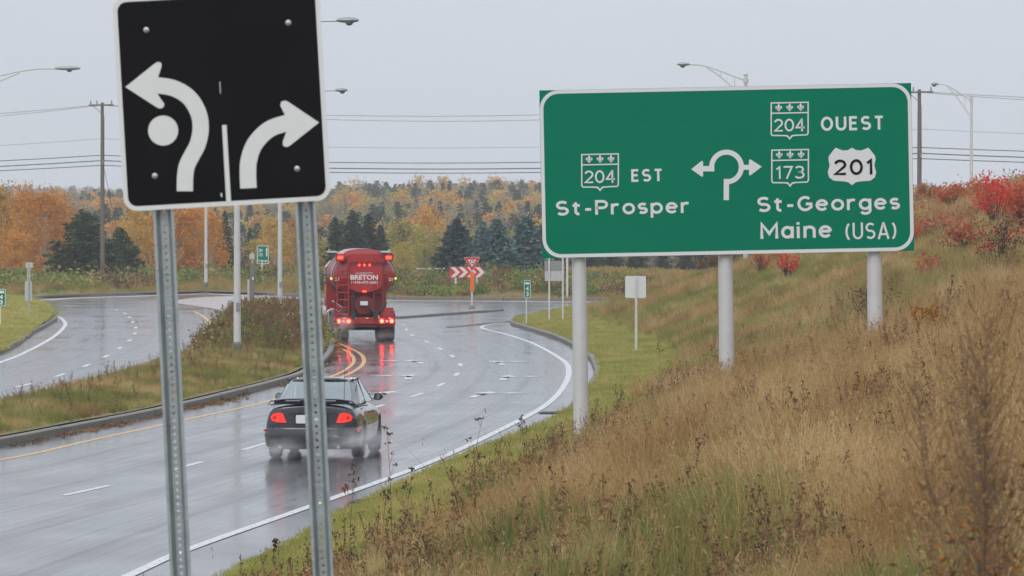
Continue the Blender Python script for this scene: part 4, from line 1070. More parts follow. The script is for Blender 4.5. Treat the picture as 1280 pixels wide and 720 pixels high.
ell(b, [(.2, -.12), (.5, -.09), (.78, -.02), (.93, .08), (.985, .2), (1.0, .32), (.99, .34)]); b.build('tank_head', M_TRED, tr, smooth=True)
b = MB(); ell(b, [(.985, .3), (1.0, .36), (1.0, 6.0), (.9, 6.2)]); b.build('tank', mat('tank_white', (.62, .55, .55), .25, coat=.5, var=.12, vscale=1), tr, smooth=True)
b = MB(); 
for y in (.34, 1.7, 3.1, 4.5, 5.9): ell(b, [(1.018, y), (1.018, y + .06)])
rb = b.build('tank_bands', M_TRED2, tr); rb['kind'] = 'stuff'
# hatch dome and rear hopper panel
b = MB(); b.v = []; prof = [(-.80, 3.20), (-.70, 3.31), (-.5, 3.39), (-.2, 3.43), (.2, 3.43), (.5, 3.38), (.72, 3.27), (.80, 3.18)]
b.plate(prof + [(.8, 3.05), (-.8, 3.05)], .0, 5.4); b.build('hatch_cover', mat('hatch_pale_red', (.42, .09, .09), .3, coat=.5), tr)
pan = [(-.60, 3.10), (.66, 3.10), (.72, 2.7), (.70, 2.2), (.58, 1.98), (.3, 1.86), (0, 1.83), (-.3, 1.86), (-.55, 1.98), (-.62, 2.2), (-.63, 2.7)]
b = MB(); b.plate(pan, -.27, .1); panel = b.build('rear_panel', M_TRED, tr)
b = MB(); b.plate([(-.64, 3.18), (-.5, 3.24), (.55, 3.24), (.7, 3.16), (.74, 2.92), (-.62, 2.92)], -.36, .3); b.build('rear_hood', M_TRED, tr)
for x in (-.62, .70): MB().box((x, -.285, 2.5), (.035, .05, 1.1)).build('panel_flange', M_TRED2, panel)
for zx in (360, 393, 427):
    x, z = tz(zx, 155); MB().lathe([(.045, 0), (.035, -.03)], 10, 'y', (x, -.27, z)).build('marker_light', M_TAILU, tr)
x, z = tz(393, 325); MB().box((x, -.29, z), (.15, .04, .06)).build('marker_light', M_TAILU, tr)
for zx, s in ((237, -1), (550, 1)):
    x, z = tz(zx, 105); MB().box((x, -.1, z), (.34, .3, .26)).build('light_box', M_TRED, tr)
    MB().box((x, -.265, z - .01), (.2, .04, .11)).build('upper_tail_light', M_TAILU, tr)
    x2, z2 = tz(188 if s < 0 else 532, 70); b = MB(); b.box((x2, .6, z2), (.34, 2.6, .05)); b.build('catwalk', M_GALV2, tr)
    MB().box((x2 + s * .12, -.1, z2 + .06), (.05, .5, .08)).build('catwalk_bracket', M_GALV, tr)
def ttext(s, zx0, zx1, zy0, zy1, bold):
    x0, z1 = tz(zx0, zy0); x1, z0 = tz(zx1, zy1); link('lettering', text_mesh(s, 'lettering', M_LET, x0, x1, z0, z1, -.271, .004, bold), tr)
ttext('BRETON', 303, 480, 218, 250, .03); ttext('ALIMENTS', 336, 446, 202, 213, .0); ttext('1-418-475-6601', 309, 477, 258, 275, .01)
for zx, y in ((219, .02), (564, .06)):
    x, z = tz(zx, 247); link('lettering', text_mesh('21', 'lettering', M_LET, x - .07, x + .07, z - .06, z + .06, -.04 - y, .01, .03), tr)
# ladder
x0, x1 = tz(217, 0)[0], tz(290, 0)[0]
lad = empty('ladder', (0, 0, 0), None, None); lad.parent = tr
for x in (x0, x1): MB().tube([(x, -.36, .75), (x, -.36, 3.05)], .022, 8).build('rail', M_TRED, lad)
for zy in (185, 235, 285, 332, 379, 428, 470): MB().tube([(x0, -.36, tz(0, zy)[1]), (x1, -.36, tz(0, zy)[1])], .018, 8).build('rung', M_TRED, lad)
# frame and underside
for x in (-.42, .42): MB().box((x, 3.6, .98), (.16, 8.4, .28)).build('frame_rail', M_CHAS, tr)
MB().box((0, .35, 1.35), (1.3, .5, .7)).build('pump_housing', M_TRED2, tr)
for zx in (205, 270, 325, 455, 512): x, _ = tz(zx, 0); MB().box((x, -.12, 1.35), (.07, .1, 1.0)).build('strut', M_TRED2 if zx != 325 else M_CHAS, tr)
b = MB(); b.lathe([(.34, -.1), (.34, .5), (.2, .6)], 20, 'y', (0, -.05, 1.36)); b.build('discharge_cone', M_TRED2, tr, smooth=True)
MB().tube([(.2, -.2, 1.25), (.45, -.3, 1.05), (.62, -.25, 1.15), (.8, -.1, 1.45)], .06, 10).build('discharge_hose', M_CHAS, tr)
MB().tube([(-.95, -.2, 1.1), (-.8, -.3, 1.25), (-1.15, .3, 1.5)], .03, 8).build('hand_rail', M_GALV, tr)
x, z = tz(390, 401); MB().box((x, -.36, z), (.28, .02, .15)).build('licence_plate', M_PLATE, tr)
MB().box((x, -.33, z), (.36, .02, .22)).build('plate_holder', M_CHAS, tr)
for zx in (541,): x, z = tz(zx, 460); MB().box((x, .15, z), (.46, .7, .34)).build('tool_box', M_TRED, tr)
x, z = tz(250, 470); MB().box((x, .2, z), (.62, .5, .10)).build('step', M_TRED2, tr)
b = MB(); b.box((0, -.28, .78), (2.28, .12, .24)); bar = b.build('light_bar', M_TRED, tr)
for zx in (225, 290, 505, 568):
    x, z = tz(zx, 516); MB().lathe([(.07, 0), (.07, -.02), (.045, -.04)], 14, 'y', (x, -.34, z)).build('tail_light', M_TAILT, bar)
for zx in (258, 537):
    x, z = tz(zx, 518); MB().lathe([(.05, 0), (.04, -.03)], 12, 'y', (x, -.34, z)).build('reverse_lamp', M_PLATE, bar)
for k in range(10):
    x = -.95 + k * .21; MB().box((x, -.343, .875), (.1, .006, .035)).build('reflective_strip', M_LET if k % 2 else M_TAILD, bar)
MB().box((0, -.2, .60), (2.2, .12, .12)).build('bumper', M_TRED2, tr)
for zx in (314, 480): x, z = tz(zx, 487); MB().lathe([(.06, 0), (.04, -.05)], 10, 'y', (x, -.35, z)).build('work_lamp', M_PLATE, tr)
for s in (-1, 1):
    b = MB(); b.box((s * .86, .25, .36), (.56, .015, .46)); mf = b.build('mud_flap', mat('mud_flap_rubber', (.03, .02, .02), .6), tr)
    MB().lathe([(.09, 0), (.08, -.01)], 14, 'y', (s * .88, .235, .42)).build('flap_emblem', mat('dull_red', (.22, .03, .03), .6), mf)
    for yy in (.95, 2.3):
        for xx in (.68, 1.02): wheel(tr, s * xx, yy, .5, .29, rim=False, spokes=0)
    b = MB(); pr = [(.1, .6), (.1, 1.02), (.5, 1.12), (2.8, 1.12), (3.2, .9), (3.2, .86), (2.78, 1.07), (.5, 1.07), (.15, .98), (.15, .6)]
    b.v = [(s * 1.17, y, z) for y, z in pr] + [(s * .55, y, z) for y, z in pr]; n = len(pr)
    b.f = [tuple(range(n)), tuple(range(2 * n - 1, n - 1, -1))] + [(i, (i + 1) % n, (i + 1) % n + n, i + n) for i in range(n)]; b.mi = [0] * len(b.f); b.build('rear_fender', M_TRED2, tr)
    wheel(tr, s * 1.03, 7.4, .5, .32, spokes=5)
    b = MB(); b.box((s * 1.34, 6.55, 2.25), (.14, .12, .46)); b.box((s * 1.22, 6.55, 2.4), (.2, .04, .04)); b.box((s * 1.22, 6.55, 2.1), (.2, .04, .04)); mo = b.build('side_mirror', M_PLASTIC, tr)
    MB().box((s * 1.34, 6.485, 2.25), (.11, .01, .40)).build('mirror_glass', MATS['mirror_glass'], mo)
    MB().lathe([(.04, 0), (.03, -.03)], 10, 'y', (s * 1.19, .4, 2.33)).build('side_light', M_AMBER, tr)
    b = MB(); b.lathe([(.3, -.6), (.3, .6)], 18, 'y', (s * .95, 4.6, .85)); b.build('fuel_tank', M_GALV2, tr, smooth=True)
    b = MB(); pr = [(6.75, .55), (6.75, 1.05), (7.0, 1.2), (7.8, 1.2), (8.1, 1.0), (8.15, .6)]; b.v = [(s * 1.24, y, z) for y, z in pr] + [(s * .8, y, z) for y, z in pr]; n = len(pr)
    b.f = [tuple(range(n)), tuple(range(2 * n - 1, n - 1, -1))] + [(i, (i + 1) % n, (i + 1) % n + n, i + n) for i in range(n)]; b.mi = [0] * len(b.f); b.build('front_fender', M_GALV2, tr)
MB().box((-.2, .45, .72), (.5, .35, .3)).build('axle_housing', M_CHAS, tr)
MB().cyl((-.9, .95, .5), (.9, .95, .5), .1, 10).build('axle', M_CHAS, tr)
b = MB(); b.plate([(-1.15, .8), (1.15, .8), (1.15, 2.7), (.95, 2.95), (-.95, 2.95), (-1.15, 2.7)], 6.4, 8.3); b.box((0, 9.0, 1.3), (1.7, 1.6, 1.1)); cab = b.build('cab', M_TRED, tr); cab['kind'] = 'stuff'
for s in (-1, 1): MB().box((s * 1.152, 7.5, 2.3), (.012, 1.1, .6)).build('cab_window', M_GLASS, cab)

# --- spray thrown up by the wheels
def spray(name, c, size, dens, label, rot=0, pw=1.4):
    b = MB(); b.lathe([(.3, -.98), (.75, -.7), (1, -.1), (.95, .45), (.6, .85), (.2, 1)], 20)
    o = b.build(name, [], None); o.location = c; o.scale = size; o.rotation_euler = (0, 0, rot)
    m = bpy.data.materials.new(name); m.use_nodes = True; nt = m.node_tree
    for n in list(nt.nodes): nt.nodes.remove(n)
    ou = nt.nodes.new('ShaderNodeOutputMaterial'); v = nt.nodes.new('ShaderNodeVolumePrincipled'); t = nt.nodes.new('ShaderNodeTexCoord')
    ln = nt.nodes.new('ShaderNodeVectorMath'); ln.operation = 'LENGTH'
    mr_ = nt.nodes.new('ShaderNodeMapRange'); mr_.interpolation_type = 'SMOOTHSTEP'; mr_.inputs['From Min'].default_value = .95; mr_.inputs['From Max'].default_value = .1
    nz = nt.nodes.new('ShaderNodeTexNoise'); nz.inputs['Scale'].default_value = 2.2; nz.inputs['Detail'].default_value = 3
    m2 = nt.nodes.new('ShaderNodeMapRange'); m2.inputs['From Min'].default_value = .35; m2.inputs['From Max'].default_value = .65
    mu = nt.nodes.new('ShaderNodeMath'); mu.operation = 'MULTIPLY'; mu2 = nt.nodes.new('ShaderNodeMath'); mu2.operation = 'MULTIPLY'; mu2.inputs[1].default_value = dens
    L = nt.links.new; L(t.outputs['Object'], ln.inputs[0]); L(ln.outputs['Value'], mr_.inputs['Value']); L(t.outputs['Object'], nz.inputs['Vector']); L(nz.outputs['Fac'], m2.inputs['Value'])
    L(mr_.outputs[0], mu.inputs[0]); L(m2.outputs[0], mu.inputs[1]); L(mu.outputs[0], mu2.inputs[0]); L(mu2.outputs[0], v.inputs['Density'])
    v.inputs['Color'].default_value = (.97, .97, .98, 1); L(v.outputs[0], ou.inputs['Volume'])
    o.data.materials.append(m); tag(o, label, kind='stuff'); return o
cM = Matrix.Translation(car.location) @ Euler((0, 0, CAR_HEAD)).to_matrix().to_4x4()
spray('road_spray', cM @ Vector((.75, .3, .34)), (.8, 2.6, .46), 1.0, 'pale spray behind the right wheels of the dark coupe', CAR_HEAD)
spray('road_spray', cM @ Vector((-.55, -.2, .22)), (.7, 2.0, .34), .8, 'thin spray behind the left rear wheel of the dark coupe', CAR_HEAD)
spray('road_spray', tr.location + Vector((-.9, .2, .55)), (.75, 3.0, .85), .7, 'pale spray beside the left wheels of the red tanker', R(3))
spray('road_spray', tr.location + Vector((.5, .2, .2)), (1.2, 2.2, .4), .35, 'pale spray beneath the red tanker', R(3))

# ------------------------------------------------------------------ trees
def cards(mb, C, size, rng, elong=1.0, dirs=None, up=.0):
    """leaf sized quads at the points C"""
    n = len(C); nrm = rng.normal(size=(n, 3)); nrm[:, 2] += up; nrm /= np.linalg.norm(nrm, axis=1)[:, None]
    a = rng.normal(size=(n, 3)) if dirs is None else dirs + rng.normal(size=(n, 3)) * .25
    a -= (a * nrm).sum(1)[:, None] * nrm; a /= np.linalg.norm(a, axis=1)[:, None] + 1e-9; b = np.cross(nrm, a)
    sz = size * rng.uniform(.6, 1.35, n)[:, None]
    q = np.stack([C - a * sz * elong * .5, C + b * sz * .38 - a * sz * .05, C + a * sz * elong * .5, C - b * sz * .38 + a * sz * .05], 1)
    o = len(mb.v); mb.v += q.reshape(-1, 3).tolist(); mb.f += [(o + 4 * i, o + 4 * i + 1, o + 4 * i + 2, o + 4 * i + 3) for i in range(n)]; mb.mi += [0] * n
    return mb
def broadleaf(seed, h, w, leaves, leaf, mcrown, mtrunk, base=.12, clumps=26, narrow=1.0):
    """trunk with limbs and a crown of leaf clumps, unevenly filled"""
    rng = np.random.default_rng(seed); t = MB(); c = MB()
    lean = rng.normal(size=2) * .04 * h
    t.tube([(0, 0, -.3), (lean[0] * .3, lean[1] * .3, h * .4), (lean[0], lean[1], h * .9)], [.022 * h, .014 * h, .004 * h], 7)
    per = leaves // clumps; P = []
    for k in range(clumps):
        u = (k + rng.uniform(0, .8)) / clumps; z = h * (base + (1 - base) * (u ** .85))
        prof = math.sin(PI * min(1, .12 + .86 * u) ** .8) ** .7
        a = k * 2.4 + rng.uniform(-.5, .5); r = w / 2 * prof * rng.uniform(.35, 1.0)
        p = np.array([lean[0] * u + r * math.cos(a), lean[1] * u + r * math.sin(a), z * rng.uniform(.94, 1.02)])
        s0 = np.array([lean[0] * u, lean[1] * u, max(.1 * h, z - r * 1.0 - .1 * h)])
        t.tube([s0, (s0 + p) / 2 + [0, 0, .03 * h], p], [.007 * h, .005 * h, .002 * h], 5, caps=False)
        rad = np.array([w * .19, w * .19, h * .085]) * rng.uniform(.6, 1.25)
        m = int(per * rng.uniform(.5, 1.5)); q = rng.normal(size=(m, 3)) * .62
        P.append(p + q * rad)
    cards(c, np.concatenate(P), leaf, rng)
    return t.mesh('trunk', mtrunk, fix=False), c.mesh('crown', mcrown, fix=False)
def conifer(seed, h, w, mcrown, mtrunk, droop=.25, leaf=.22, levels=22, dens=1.0, top=.0, skirt=.02):
    rng = np.random.default_rng(seed); t = MB(); c = MB(); t.tube([(0, 0, -.3), (0, 0, h * .97)], [.022 * h, .003 * h], 7)
    C, Dv = [], []
    for L_ in range(levels):
        u = L_ / levels; z = h * (skirt + (1 - skirt) * u ** .92); r = w / 2 * (1 - u) ** .85 * rng.uniform(.8, 1.12) + .04 * w
        nb = max(5, int(11 * (1 - u * .5)))
        for k in range(nb):
            a = 2 * PI * (k + rng.uniform(-.35, .35)) / nb + L_ * 1.1; rr = r * rng.uniform(.7, 1.1)
            n = max(4, int(rr / leaf * 4.2 * dens)); s = rng.uniform(.12, 1, n) ** .8
            d = np.array([math.cos(a), math.sin(a), 0]); side = np.array([-d[1], d[0], 0])
            sp = rng.normal(size=n) * .16 * rr * (1.1 - s * .6)
            zz = z - droop * rr * s ** 1.4 + (.12 + top) * rr * s + rng.normal(size=n) * .02 * h * .6
            C.append(d * (rr * s)[:, None] + side * sp[:, None] + np.c_[np.zeros(n), np.zeros(n), zz])
            Dv.append(d[None] * np.ones((n, 1)) + side * np.sign(sp)[:, None] * .5 - np.c_[np.zeros(n), np.zeros(n), np.full(n, droop)])
            if r > .15 * w: t.tube([(0, 0, z), tuple(d * rr * .9 + [0, 0, z - droop * rr * .7 + .1 * rr])], [.005 * h, .001 * h], 4, caps=False)
    cards(c, np.concatenate(C), leaf, rng, 1.5, np.concatenate(Dv), up=.8)
    return t.mesh('trunk', mtrunk, fix=False), c.mesh('crown', mcrown, fix=False)
T_BIRCH = mat('birch_bark', (.42, .38, .33), .8, var=.4, vscale=3); T_DARK = mat('dark_bark', (.07, .055, .045), .9, var=.3)
L_ORANGE = leafmat('orange_leaves', (.50, .21, .04), (.66, .31, .05), (.72, .42, .08))
L_AMBER = leafmat('amber_leaves', (.46, .25, .05), (.62, .38, .07), (.50, .38, .09))
L_YELLOW = leafmat('yellow_leaves', (.40, .31, .07), (.58, .44, .09), (.36, .33, .09))
L_OLIVE = leafmat('olive_leaves', (.24, .22, .07), (.38, .31, .09), (.30, .29, .09))
L_PINE = leafmat('pine_needles', (.022, .045, .018), (.045, .075, .028), (.07, .10, .035), transl=.1)
L_SPRUCE = leafmat('spruce_needles', (.02, .036, .022), (.035, .056, .034), (.055, .075, .042), transl=.08)
L_BLUE = leafmat('blue_spruce_needles', (.05, .10, .095), (.11, .19, .18), (.23, .33, .32), transl=.08)
L_BROWN = leafmat('brown_twigs', (.14, .09, .045), (.22, .14, .065), (.28, .16, .06))
KIND = {
    'orange': [broadleaf(s, 8, 4.4, 5200, .21, L_ORANGE, T_BIRCH, .06) for s in (1, 2, 3)],
    'amber': [broadleaf(s, 8, 4.6, 5200, .21, L_AMBER, T_BIRCH, .05) for s in (4, 5)],
    'yellow': [broadleaf(s, 6, 3.8, 3600, .2, L_YELLOW, T_BIRCH, .04) for s in (6, 7)],
    'olive': [broadleaf(s, 6, 3.8, 3600, .2, L_OLIVE, T_DARK, .03) for s in (8, 9)],
    'bush': [broadleaf(s, 2.2, 2.6, 2400, .13, L_OLIVE, T_DARK, .02, 18) for s in (12,)],
    'pine': [conifer(s, 7, 5.4, L_PINE, T_DARK, .05, .26, 20, 1.2, .25, .02) for s in (21, 22)],
    'spruce': [conifer(s, 8, 3.3, L_SPRUCE, T_DARK, .3, .22, 26) for s in (31, 32)],
    'blue': [conifer(s, 5.4, 3.3, L_BLUE, T_DARK, .25, .18, 24, 1.6, .1) for s in (41, 42)],
    'juniper': [conifer(51, 1.2, 3.4, L_BLUE, T_DARK, .1, .15, 7, 1.3, .3, .05)],
    'darkshrub': [conifer(52, 1.4, 3.4, L_SPRUCE, T_DARK, .1, .15, 7, 1.3, .3, .05)],
}
BASEH = {'orange': 8, 'amber': 8, 'yellow': 6, 'olive': 6, 'bush': 2.2, 'pine': 7, 'spruce': 8, 'blue': 5.4, 'juniper': 1.2, 'darkshrub': 1.4}
NAME = {'orange': 'birch_tree', 'amber': 'birch_tree', 'yellow': 'poplar_tree', 'olive': 'leafy_tree', 'bush': 'bush', 'pine': 'pine_tree', 'spruce': 'spruce_tree', 'blue': 'blue_spruce', 'juniper': 'juniper_shrub', 'darkshrub': 'juniper_shrub'}
cnt = {}
def tree(kind, px, ytop, d, label, wmul=1., group='trees beyond the roundabout'):
    i = cnt.get(kind, 0); cnt[kind] = i + 1
    me = KIND[kind][i % len(KIND[kind])]; x = PX(px, 300, d).x; zg = float(far_h(x, d)) - .05
    h = z_at(ytop, d) - zg; k = h / BASEH[kind]
    o = empty(NAME[kind], (x, d, zg), label, 'shrub' if kind in ('bush', 'juniper', 'darkshrub') else 'tree', group, (0, 0, i * 2.1 + px))
    o.scale = (k * wmul, k * wmul, k)
    link('trunk', me[0], o); link('crown', me[1], o); return o
for kind, px, yt, d, wm, lab in [
    ('amber', -34, 238, 352, 1.0, 'amber birch just outside the left edge'),
    ('amber', 4, 233, 356, 1.0, 'amber birch at the left edge of the photo'),
    ('orange', 32, 236, 349, .9, 'tall orange birch between the left edge and its brightest neighbour'),
    ('orange', 58, 239, 343, .95, 'bright orange birch with pale stems left of the dark pine'),
    ('orange', 82, 243, 358, .8, 'orange birch touching the left flank of the dark pine'),
    ('orange', 18, 290, 330, 1.2, 'low orange birch in front of the left birches'),
    ('pine', 106, 263, 336, 1.6, 'broad dark green pine left of the wooden utility pole'),
    ('pine', 150, 284, 345, 1.4, 'lower dark pine right of the wooden utility pole'),
    ('amber', 168, 262, 362, .9, 'golden birch rising behind the lower pine'),
    ('orange', 188, 268, 368, .9, 'orange birch behind the left steel sign post'),
    ('orange', 216, 258, 346, 1.1, 'large orange tree right of the left steel sign post'),
    ('orange', 243, 255, 352, 1.1, 'large orange tree behind the slender street lamp'),
    ('orange', 264, 266, 347, .9, 'rust orange tree right of the slender street lamp'),
    ('spruce', 281, 262, 372, .9, 'dark spruce beside the large orange trees'),
    ('spruce', 312, 288, 410, .9, 'dark spruce far behind the small green exit sign'),
    ('yellow', 322, 300, 352, 1.0, 'yellow tree behind the grey barrier post'),
    ('amber', 345, 274, 366, 1.0, 'golden tree behind the small green exit sign'),
    ('amber', 366, 272, 372, .9, 'golden tree behind the right steel sign post'),
    ('yellow', 390, 292, 378, 1.0, 'yellow tree just right of the right steel sign post'),
    ('spruce', 398, 284, 402, .9, 'small dark spruce left of the tanker'),
    ('spruce', 420, 271, 382, 1.5, 'leftmost of the dark spruces rising behind the tanker'),
    ('spruce', 441, 261, 380, 1.6, 'tallest dark spruce behind the tanker'),
    ('spruce', 461, 266, 384, 1.6, 'dark spruce right of the tallest one behind the tanker'),
    ('spruce', 476, 280, 388, 1.5, 'rightmost dark spruce behind the tanker'),
    ('yellow', 492, 280, 430, 1.0, 'pale yellow tree just right of the dark spruces'),
    ('olive', 508, 276, 425, 1.0, 'olive yellow tree behind the golden bush'),
    ('yellow', 524, 284, 438, 1.0, 'pale yellow tree between the olive one and the orange one'),
    ('orange', 541, 257, 470, .8, 'round orange tree rising left of the blue spruces'),
    ('olive', 548, 292, 420, 1.0, 'olive tree left of the first blue spruce'),
    ('yellow', 590, 292, 428, 1.0, 'yellow tree seen between the blue spruces'),
    ('olive', 640, 288, 420, 1.0, 'olive tree behind the gap in the blue spruces'),
    ('bush', 508, 331, 322, 1.1, 'rounded golden bush right of the tanker'),
    ('blue', 571, 272, 330, 1.65, 'blue spruce left of the yield sign'),
    ('blue', 603, 276, 340, 1.3, 'slim blue spruce right behind the yield sign'),
    ('blue', 621, 272, 322, 1.6, 'blue spruce right of the chevron sign'),
    ('blue', 659, 269, 326, 1.75, 'large blue spruce left of the green sign'),
    ('blue', 679, 280, 334, 1.6, 'blue spruce partly behind the green sign'),
    ('darkshrub', 527, 343, 318, 1.0, 'dark low juniper left of the chevron sign'),
    ('juniper', 548, 352, 310, 1.0, 'pale low juniper below the chevron sign'),
    ('juniper', 612, 349, 312, 1.3, 'pale spreading juniper under the blue spruces'),
    ('juniper', 640, 350, 309, 1.0, 'pale juniper at the foot of the large blue spruce'),
    ('juniper', 746, 339, 330, .8, 'small grey juniper in the tall golden grass'),
    ('bush', 20, 338, 312, 1.2, 'low golden bush at the far kerb by the left edge'),
    ('bush', 78, 344, 316, 1.3, 'low golden bush at the foot of the dark pine'),
    ('bush', 196, 340, 322, 1.3, 'low golden bush beside the left steel sign post'),
    ('bush', 236, 336, 330, 1.4, 'golden bush at the foot of the slender street lamp'),
    ('bush', 282, 340, 334, 1.3, 'golden bush right of the slender street lamp'),
    ('bush', 372, 338, 338, 1.4, 'golden bush between the exit sign and the right steel post'),
    ('bush', 398, 334, 345, 1.4, 'golden bush close to the left side of the tanker'),
    ('olive', 530, 306, 372, 1.2, 'low olive tree behind the dark juniper'),
    ('amber', 556, 302, 380, .9, 'low amber tree touching the first blue spruce'),
    ('yellow', 505, 304, 368, 1.1, 'low yellow tree behind the rounded golden bush'),
    ('spruce', 735, 296, 398, 1.5, 'dark spruce behind the thick left sign pole'),
    ('spruce', 765, 304, 405, 1.6, 'dark spruce just above the square white sign back'),
    ('spruce', 795, 298, 395, 1.6, 'dark spruce below the middle of the green sign'),
    ('spruce', 828, 304, 402, 1.6, 'dark spruce at the edge of the bank'),
    ('spruce', 858, 300, 398, 1.5, 'dark spruce half behind the bank'),
]: tree(kind, px, yt, d, lab, wm)
# low pale rail of the central island
o = tag(MB().box((0, 0, .62), (2.4, .06, .09)).box((-1., .05, .3), (.08, .06, .6)).box((1., .05, .3), (.08, .06, .6)).build('low_rail', M_GALV2), 'low pale rail behind the dark juniper on the central island', 'rail')
x = PX(534, 300, 324).x; o.location = (x, 324, float(far_h(x, 324)) - .05)

# ------------------------------------------------------------------ scatter: geometry nodes instancing points with stored size, turn and kind
HIDE = {}
def variants(key, meshes):
    c = bpy.data.collections.new(key)
    for k, me in enumerate(meshes):
        o = bpy.data.objects.new('%s_%02d' % (key, k), me); c.objects.link(o)
    HIDE[key] = (c, len(meshes)); return c
def scatter(name, key, P, scale, label, tilt=.0, sz=None, kind='stuff'):
    n = len(P); c, nv = HIDE[key]
    me = bpy.data.meshes.new(name); me.vertices.add(n); me.vertices.foreach_set('co', np.asarray(P, float).ravel())
    rot = np.c_[RNG.normal(size=n) * tilt, RNG.normal(size=n) * tilt, RNG.uniform(0, 2 * PI, n)]
    sc = np.asarray(scale, float)
    if sc.ndim == 1: sc = np.repeat(sc[:, None], 3, 1)
    for nm, ty, arr, f in (('turn', 'FLOAT_VECTOR', rot, 'vector'), ('size', 'FLOAT_VECTOR', sc, 'vector'), ('pick', 'INT', RNG.integers(0, nv, n), 'value')):
        at = me.attributes.new(nm, ty, 'POINT'); at.data.foreach_set(f, np.ascontiguousarray(arr).ravel())
    o = link(name, me); md = o.modifiers.new('scatter', 'NODES'); ng = bpy.data.node_groups.new(name, 'GeometryNodeTree'); md.node_group = ng
    ng.interface.new_socket('Geometry', in_out='INPUT', socket_type='NodeSocketGeometry'); ng.interface.new_socket('Geometry', in_out='OUTPUT', socket_type='NodeSocketGeometry')
    N, L = ng.nodes.new, ng.links.new
    gi, go = N('NodeGroupInput'), N('NodeGroupOutput'); ci = N('GeometryNodeCollectionInfo'); ci.inputs['Collection'].default_value = c
    ci.inputs['Separate Children'].default_value = True; ci.inputs['Reset Children'].default_value = True
    ip = N('GeometryNodeInstanceOnPoints'); ip.inputs['Pick Instance'].default_value = True
    def att(nm, ty):
        q = N('GeometryNodeInputNamedAttribute'); q.data_type = ty; q.inputs['Name'].default_value = nm; return q.outputs['Attribute']
    er = N('FunctionNodeEulerToRotation'); L(att('turn', 'FLOAT_VECTOR'), er.inputs[0]); L(er.outputs[0], ip.inputs['Rotation'])
    L(att('size', 'FLOAT_VECTOR'), ip.inputs['Scale']); L(att('pick', 'INT'), ip.inputs['Instance Index'])
    L(gi.outputs[0], ip.inputs['Points']); L(ci.outputs[0], ip.inputs['Instance']); L(ip.outputs[0], go.inputs[0])
    return tag(o, label, kind=kind)
def blades(seed, n, h, spread, width, m, bend=.5, seg=3, heads=0., mhead=None):
    rng = np.random.default_rng(seed); b = MB()
    for i in range(n):
        a = rng.uniform(0, 2 * PI); r = spread * math.sqrt(rng.uniform()); x0, y0 = r * math.cos(a), r * math.sin(a)
        hh = h * rng.uniform(.45, 1.1); ba = rng.uniform(0, 2 * PI); bd = hh * bend * rng.uniform(.2, 1.2); w = width * rng.uniform(.6, 1.3)
        fa = rng.uniform(0, PI); wx, wy = math.cos(fa) * w / 2, math.sin(fa) * w / 2; o = len(b.v)
        for s in range(seg + 1):
            t = s / seg; k = (1 - t) ** .7 if s < seg else .12
            px, py, pz = x0 + math.cos(ba) * bd * t * t, y0 + math.sin(ba) * bd * t * t, hh * (t - .18 * bend * t * t)
            b.v += [(px - wx * k, py - wy * k, pz), (px + wx * k, py + wy * k, pz)]
        b.f += [(o + 2 * s, o + 2 * s + 1, o + 2 * s + 3, o + 2 * s + 2) for s in range(seg)]; b.mi += [0] * seg
        if rng.uniform() < heads:
            m_ = 5; q = np.array([px, py, pz]) + np.c_[rng.normal(size=m_) * .005, rng.normal(size=m_) * .005, -rng.uniform(-.02, .11, m_)]
            o2 = len(b.mi); cards(b, q, width * 1.5, rng, 4.2, np.tile([[math.cos(ba) * .5, math.sin(ba) * .5, 1.]], (m_, 1)))
            for j in range(o2, len(b.mi)): b.mi[j] = 1
    return b.mesh('blades', [m, mhead or m], fix=False)
def weed(seed, h, m, mh, branches=7, head=.018, leafy=0, mleaf=None, thin=1.0, lsz=.04):
    """stiff dead stem that forks near the top and carries dark seed heads"""
    rng = np.random.default_rng(seed); b = MB(); lean = rng.normal(size=2) * .08 * h
    st_ = [(0, 0, -.03), (lean[0] * .3, lean[1] * .3, h * .5), (lean[0], lean[1], h)]
    b.tube(st_, [.0055 * thin, .004 * thin, .002 * thin], 4, caps=False); P = []
    for k in range(branches):
        t = rng.uniform(.45, .98); p0 = np.array([lean[0] * t * t, lean[1] * t * t, h * t]); a = rng.uniform(0, 2 * PI); l = h * rng.uniform(.1, .28) * (1.25 - t)
        p1 = p0 + [math.cos(a) * l * .55, math.sin(a) * l * .55, l]; b.tube([p0, (p0 + p1) / 2 + [math.cos(a) * l * .12, math.sin(a) * l * .12, 0], p1], [.003 * thin, .0025 * thin, .0015 * thin], 3, caps=False); P.append(p1)
        if rng.uniform() < .6: P.append(p1 + rng.normal(size=3) * .03 * h)
    P.append(np.array([lean[0], lean[1], h])); P = np.array(P)
    q = np.repeat(P, 6, 0); q = q + rng.normal(size=q.shape) * head * .55; n0 = len(b.mi); cards(b, q, head * 1.5, rng)
    for j in range(n0, len(b.mi)): b.mi[j] = 1
    if leafy:
        z = rng.uniform(.05, .8, leafy) * h; q = np.c_[rng.normal(size=leafy) * .05 * h, rng.normal(size=leafy) * .05 * h, z]; n0 = len(b.mi); cards(b, q, lsz, rng, 1.8)
        for j in range(n0, len(b.mi)): b.mi[j] = 2
    return b.mesh('weed', [m, mh, mleaf or m], fix=False)
def clump(seed, h, w, n, leaf, m):
    rng = np.random.default_rng(seed); b = MB(); q = rng.normal(size=(n, 3)) * [w * .3, w * .3, h * .26]; q[:, 2] = np.abs(q[:, 2] + h * .4)
    cards(b, q, leaf, rng, 1.6); return b.mesh('clump', m, fix=False)
G_STRAW = leafmat('straw', (.19, .085, .03), (.52, .335, .14), (.76, .58, .32), transl=.35)
G_HEAD = leafmat('seed_heads', (.33, .19, .085), (.56, .38, .19), transl=.35)
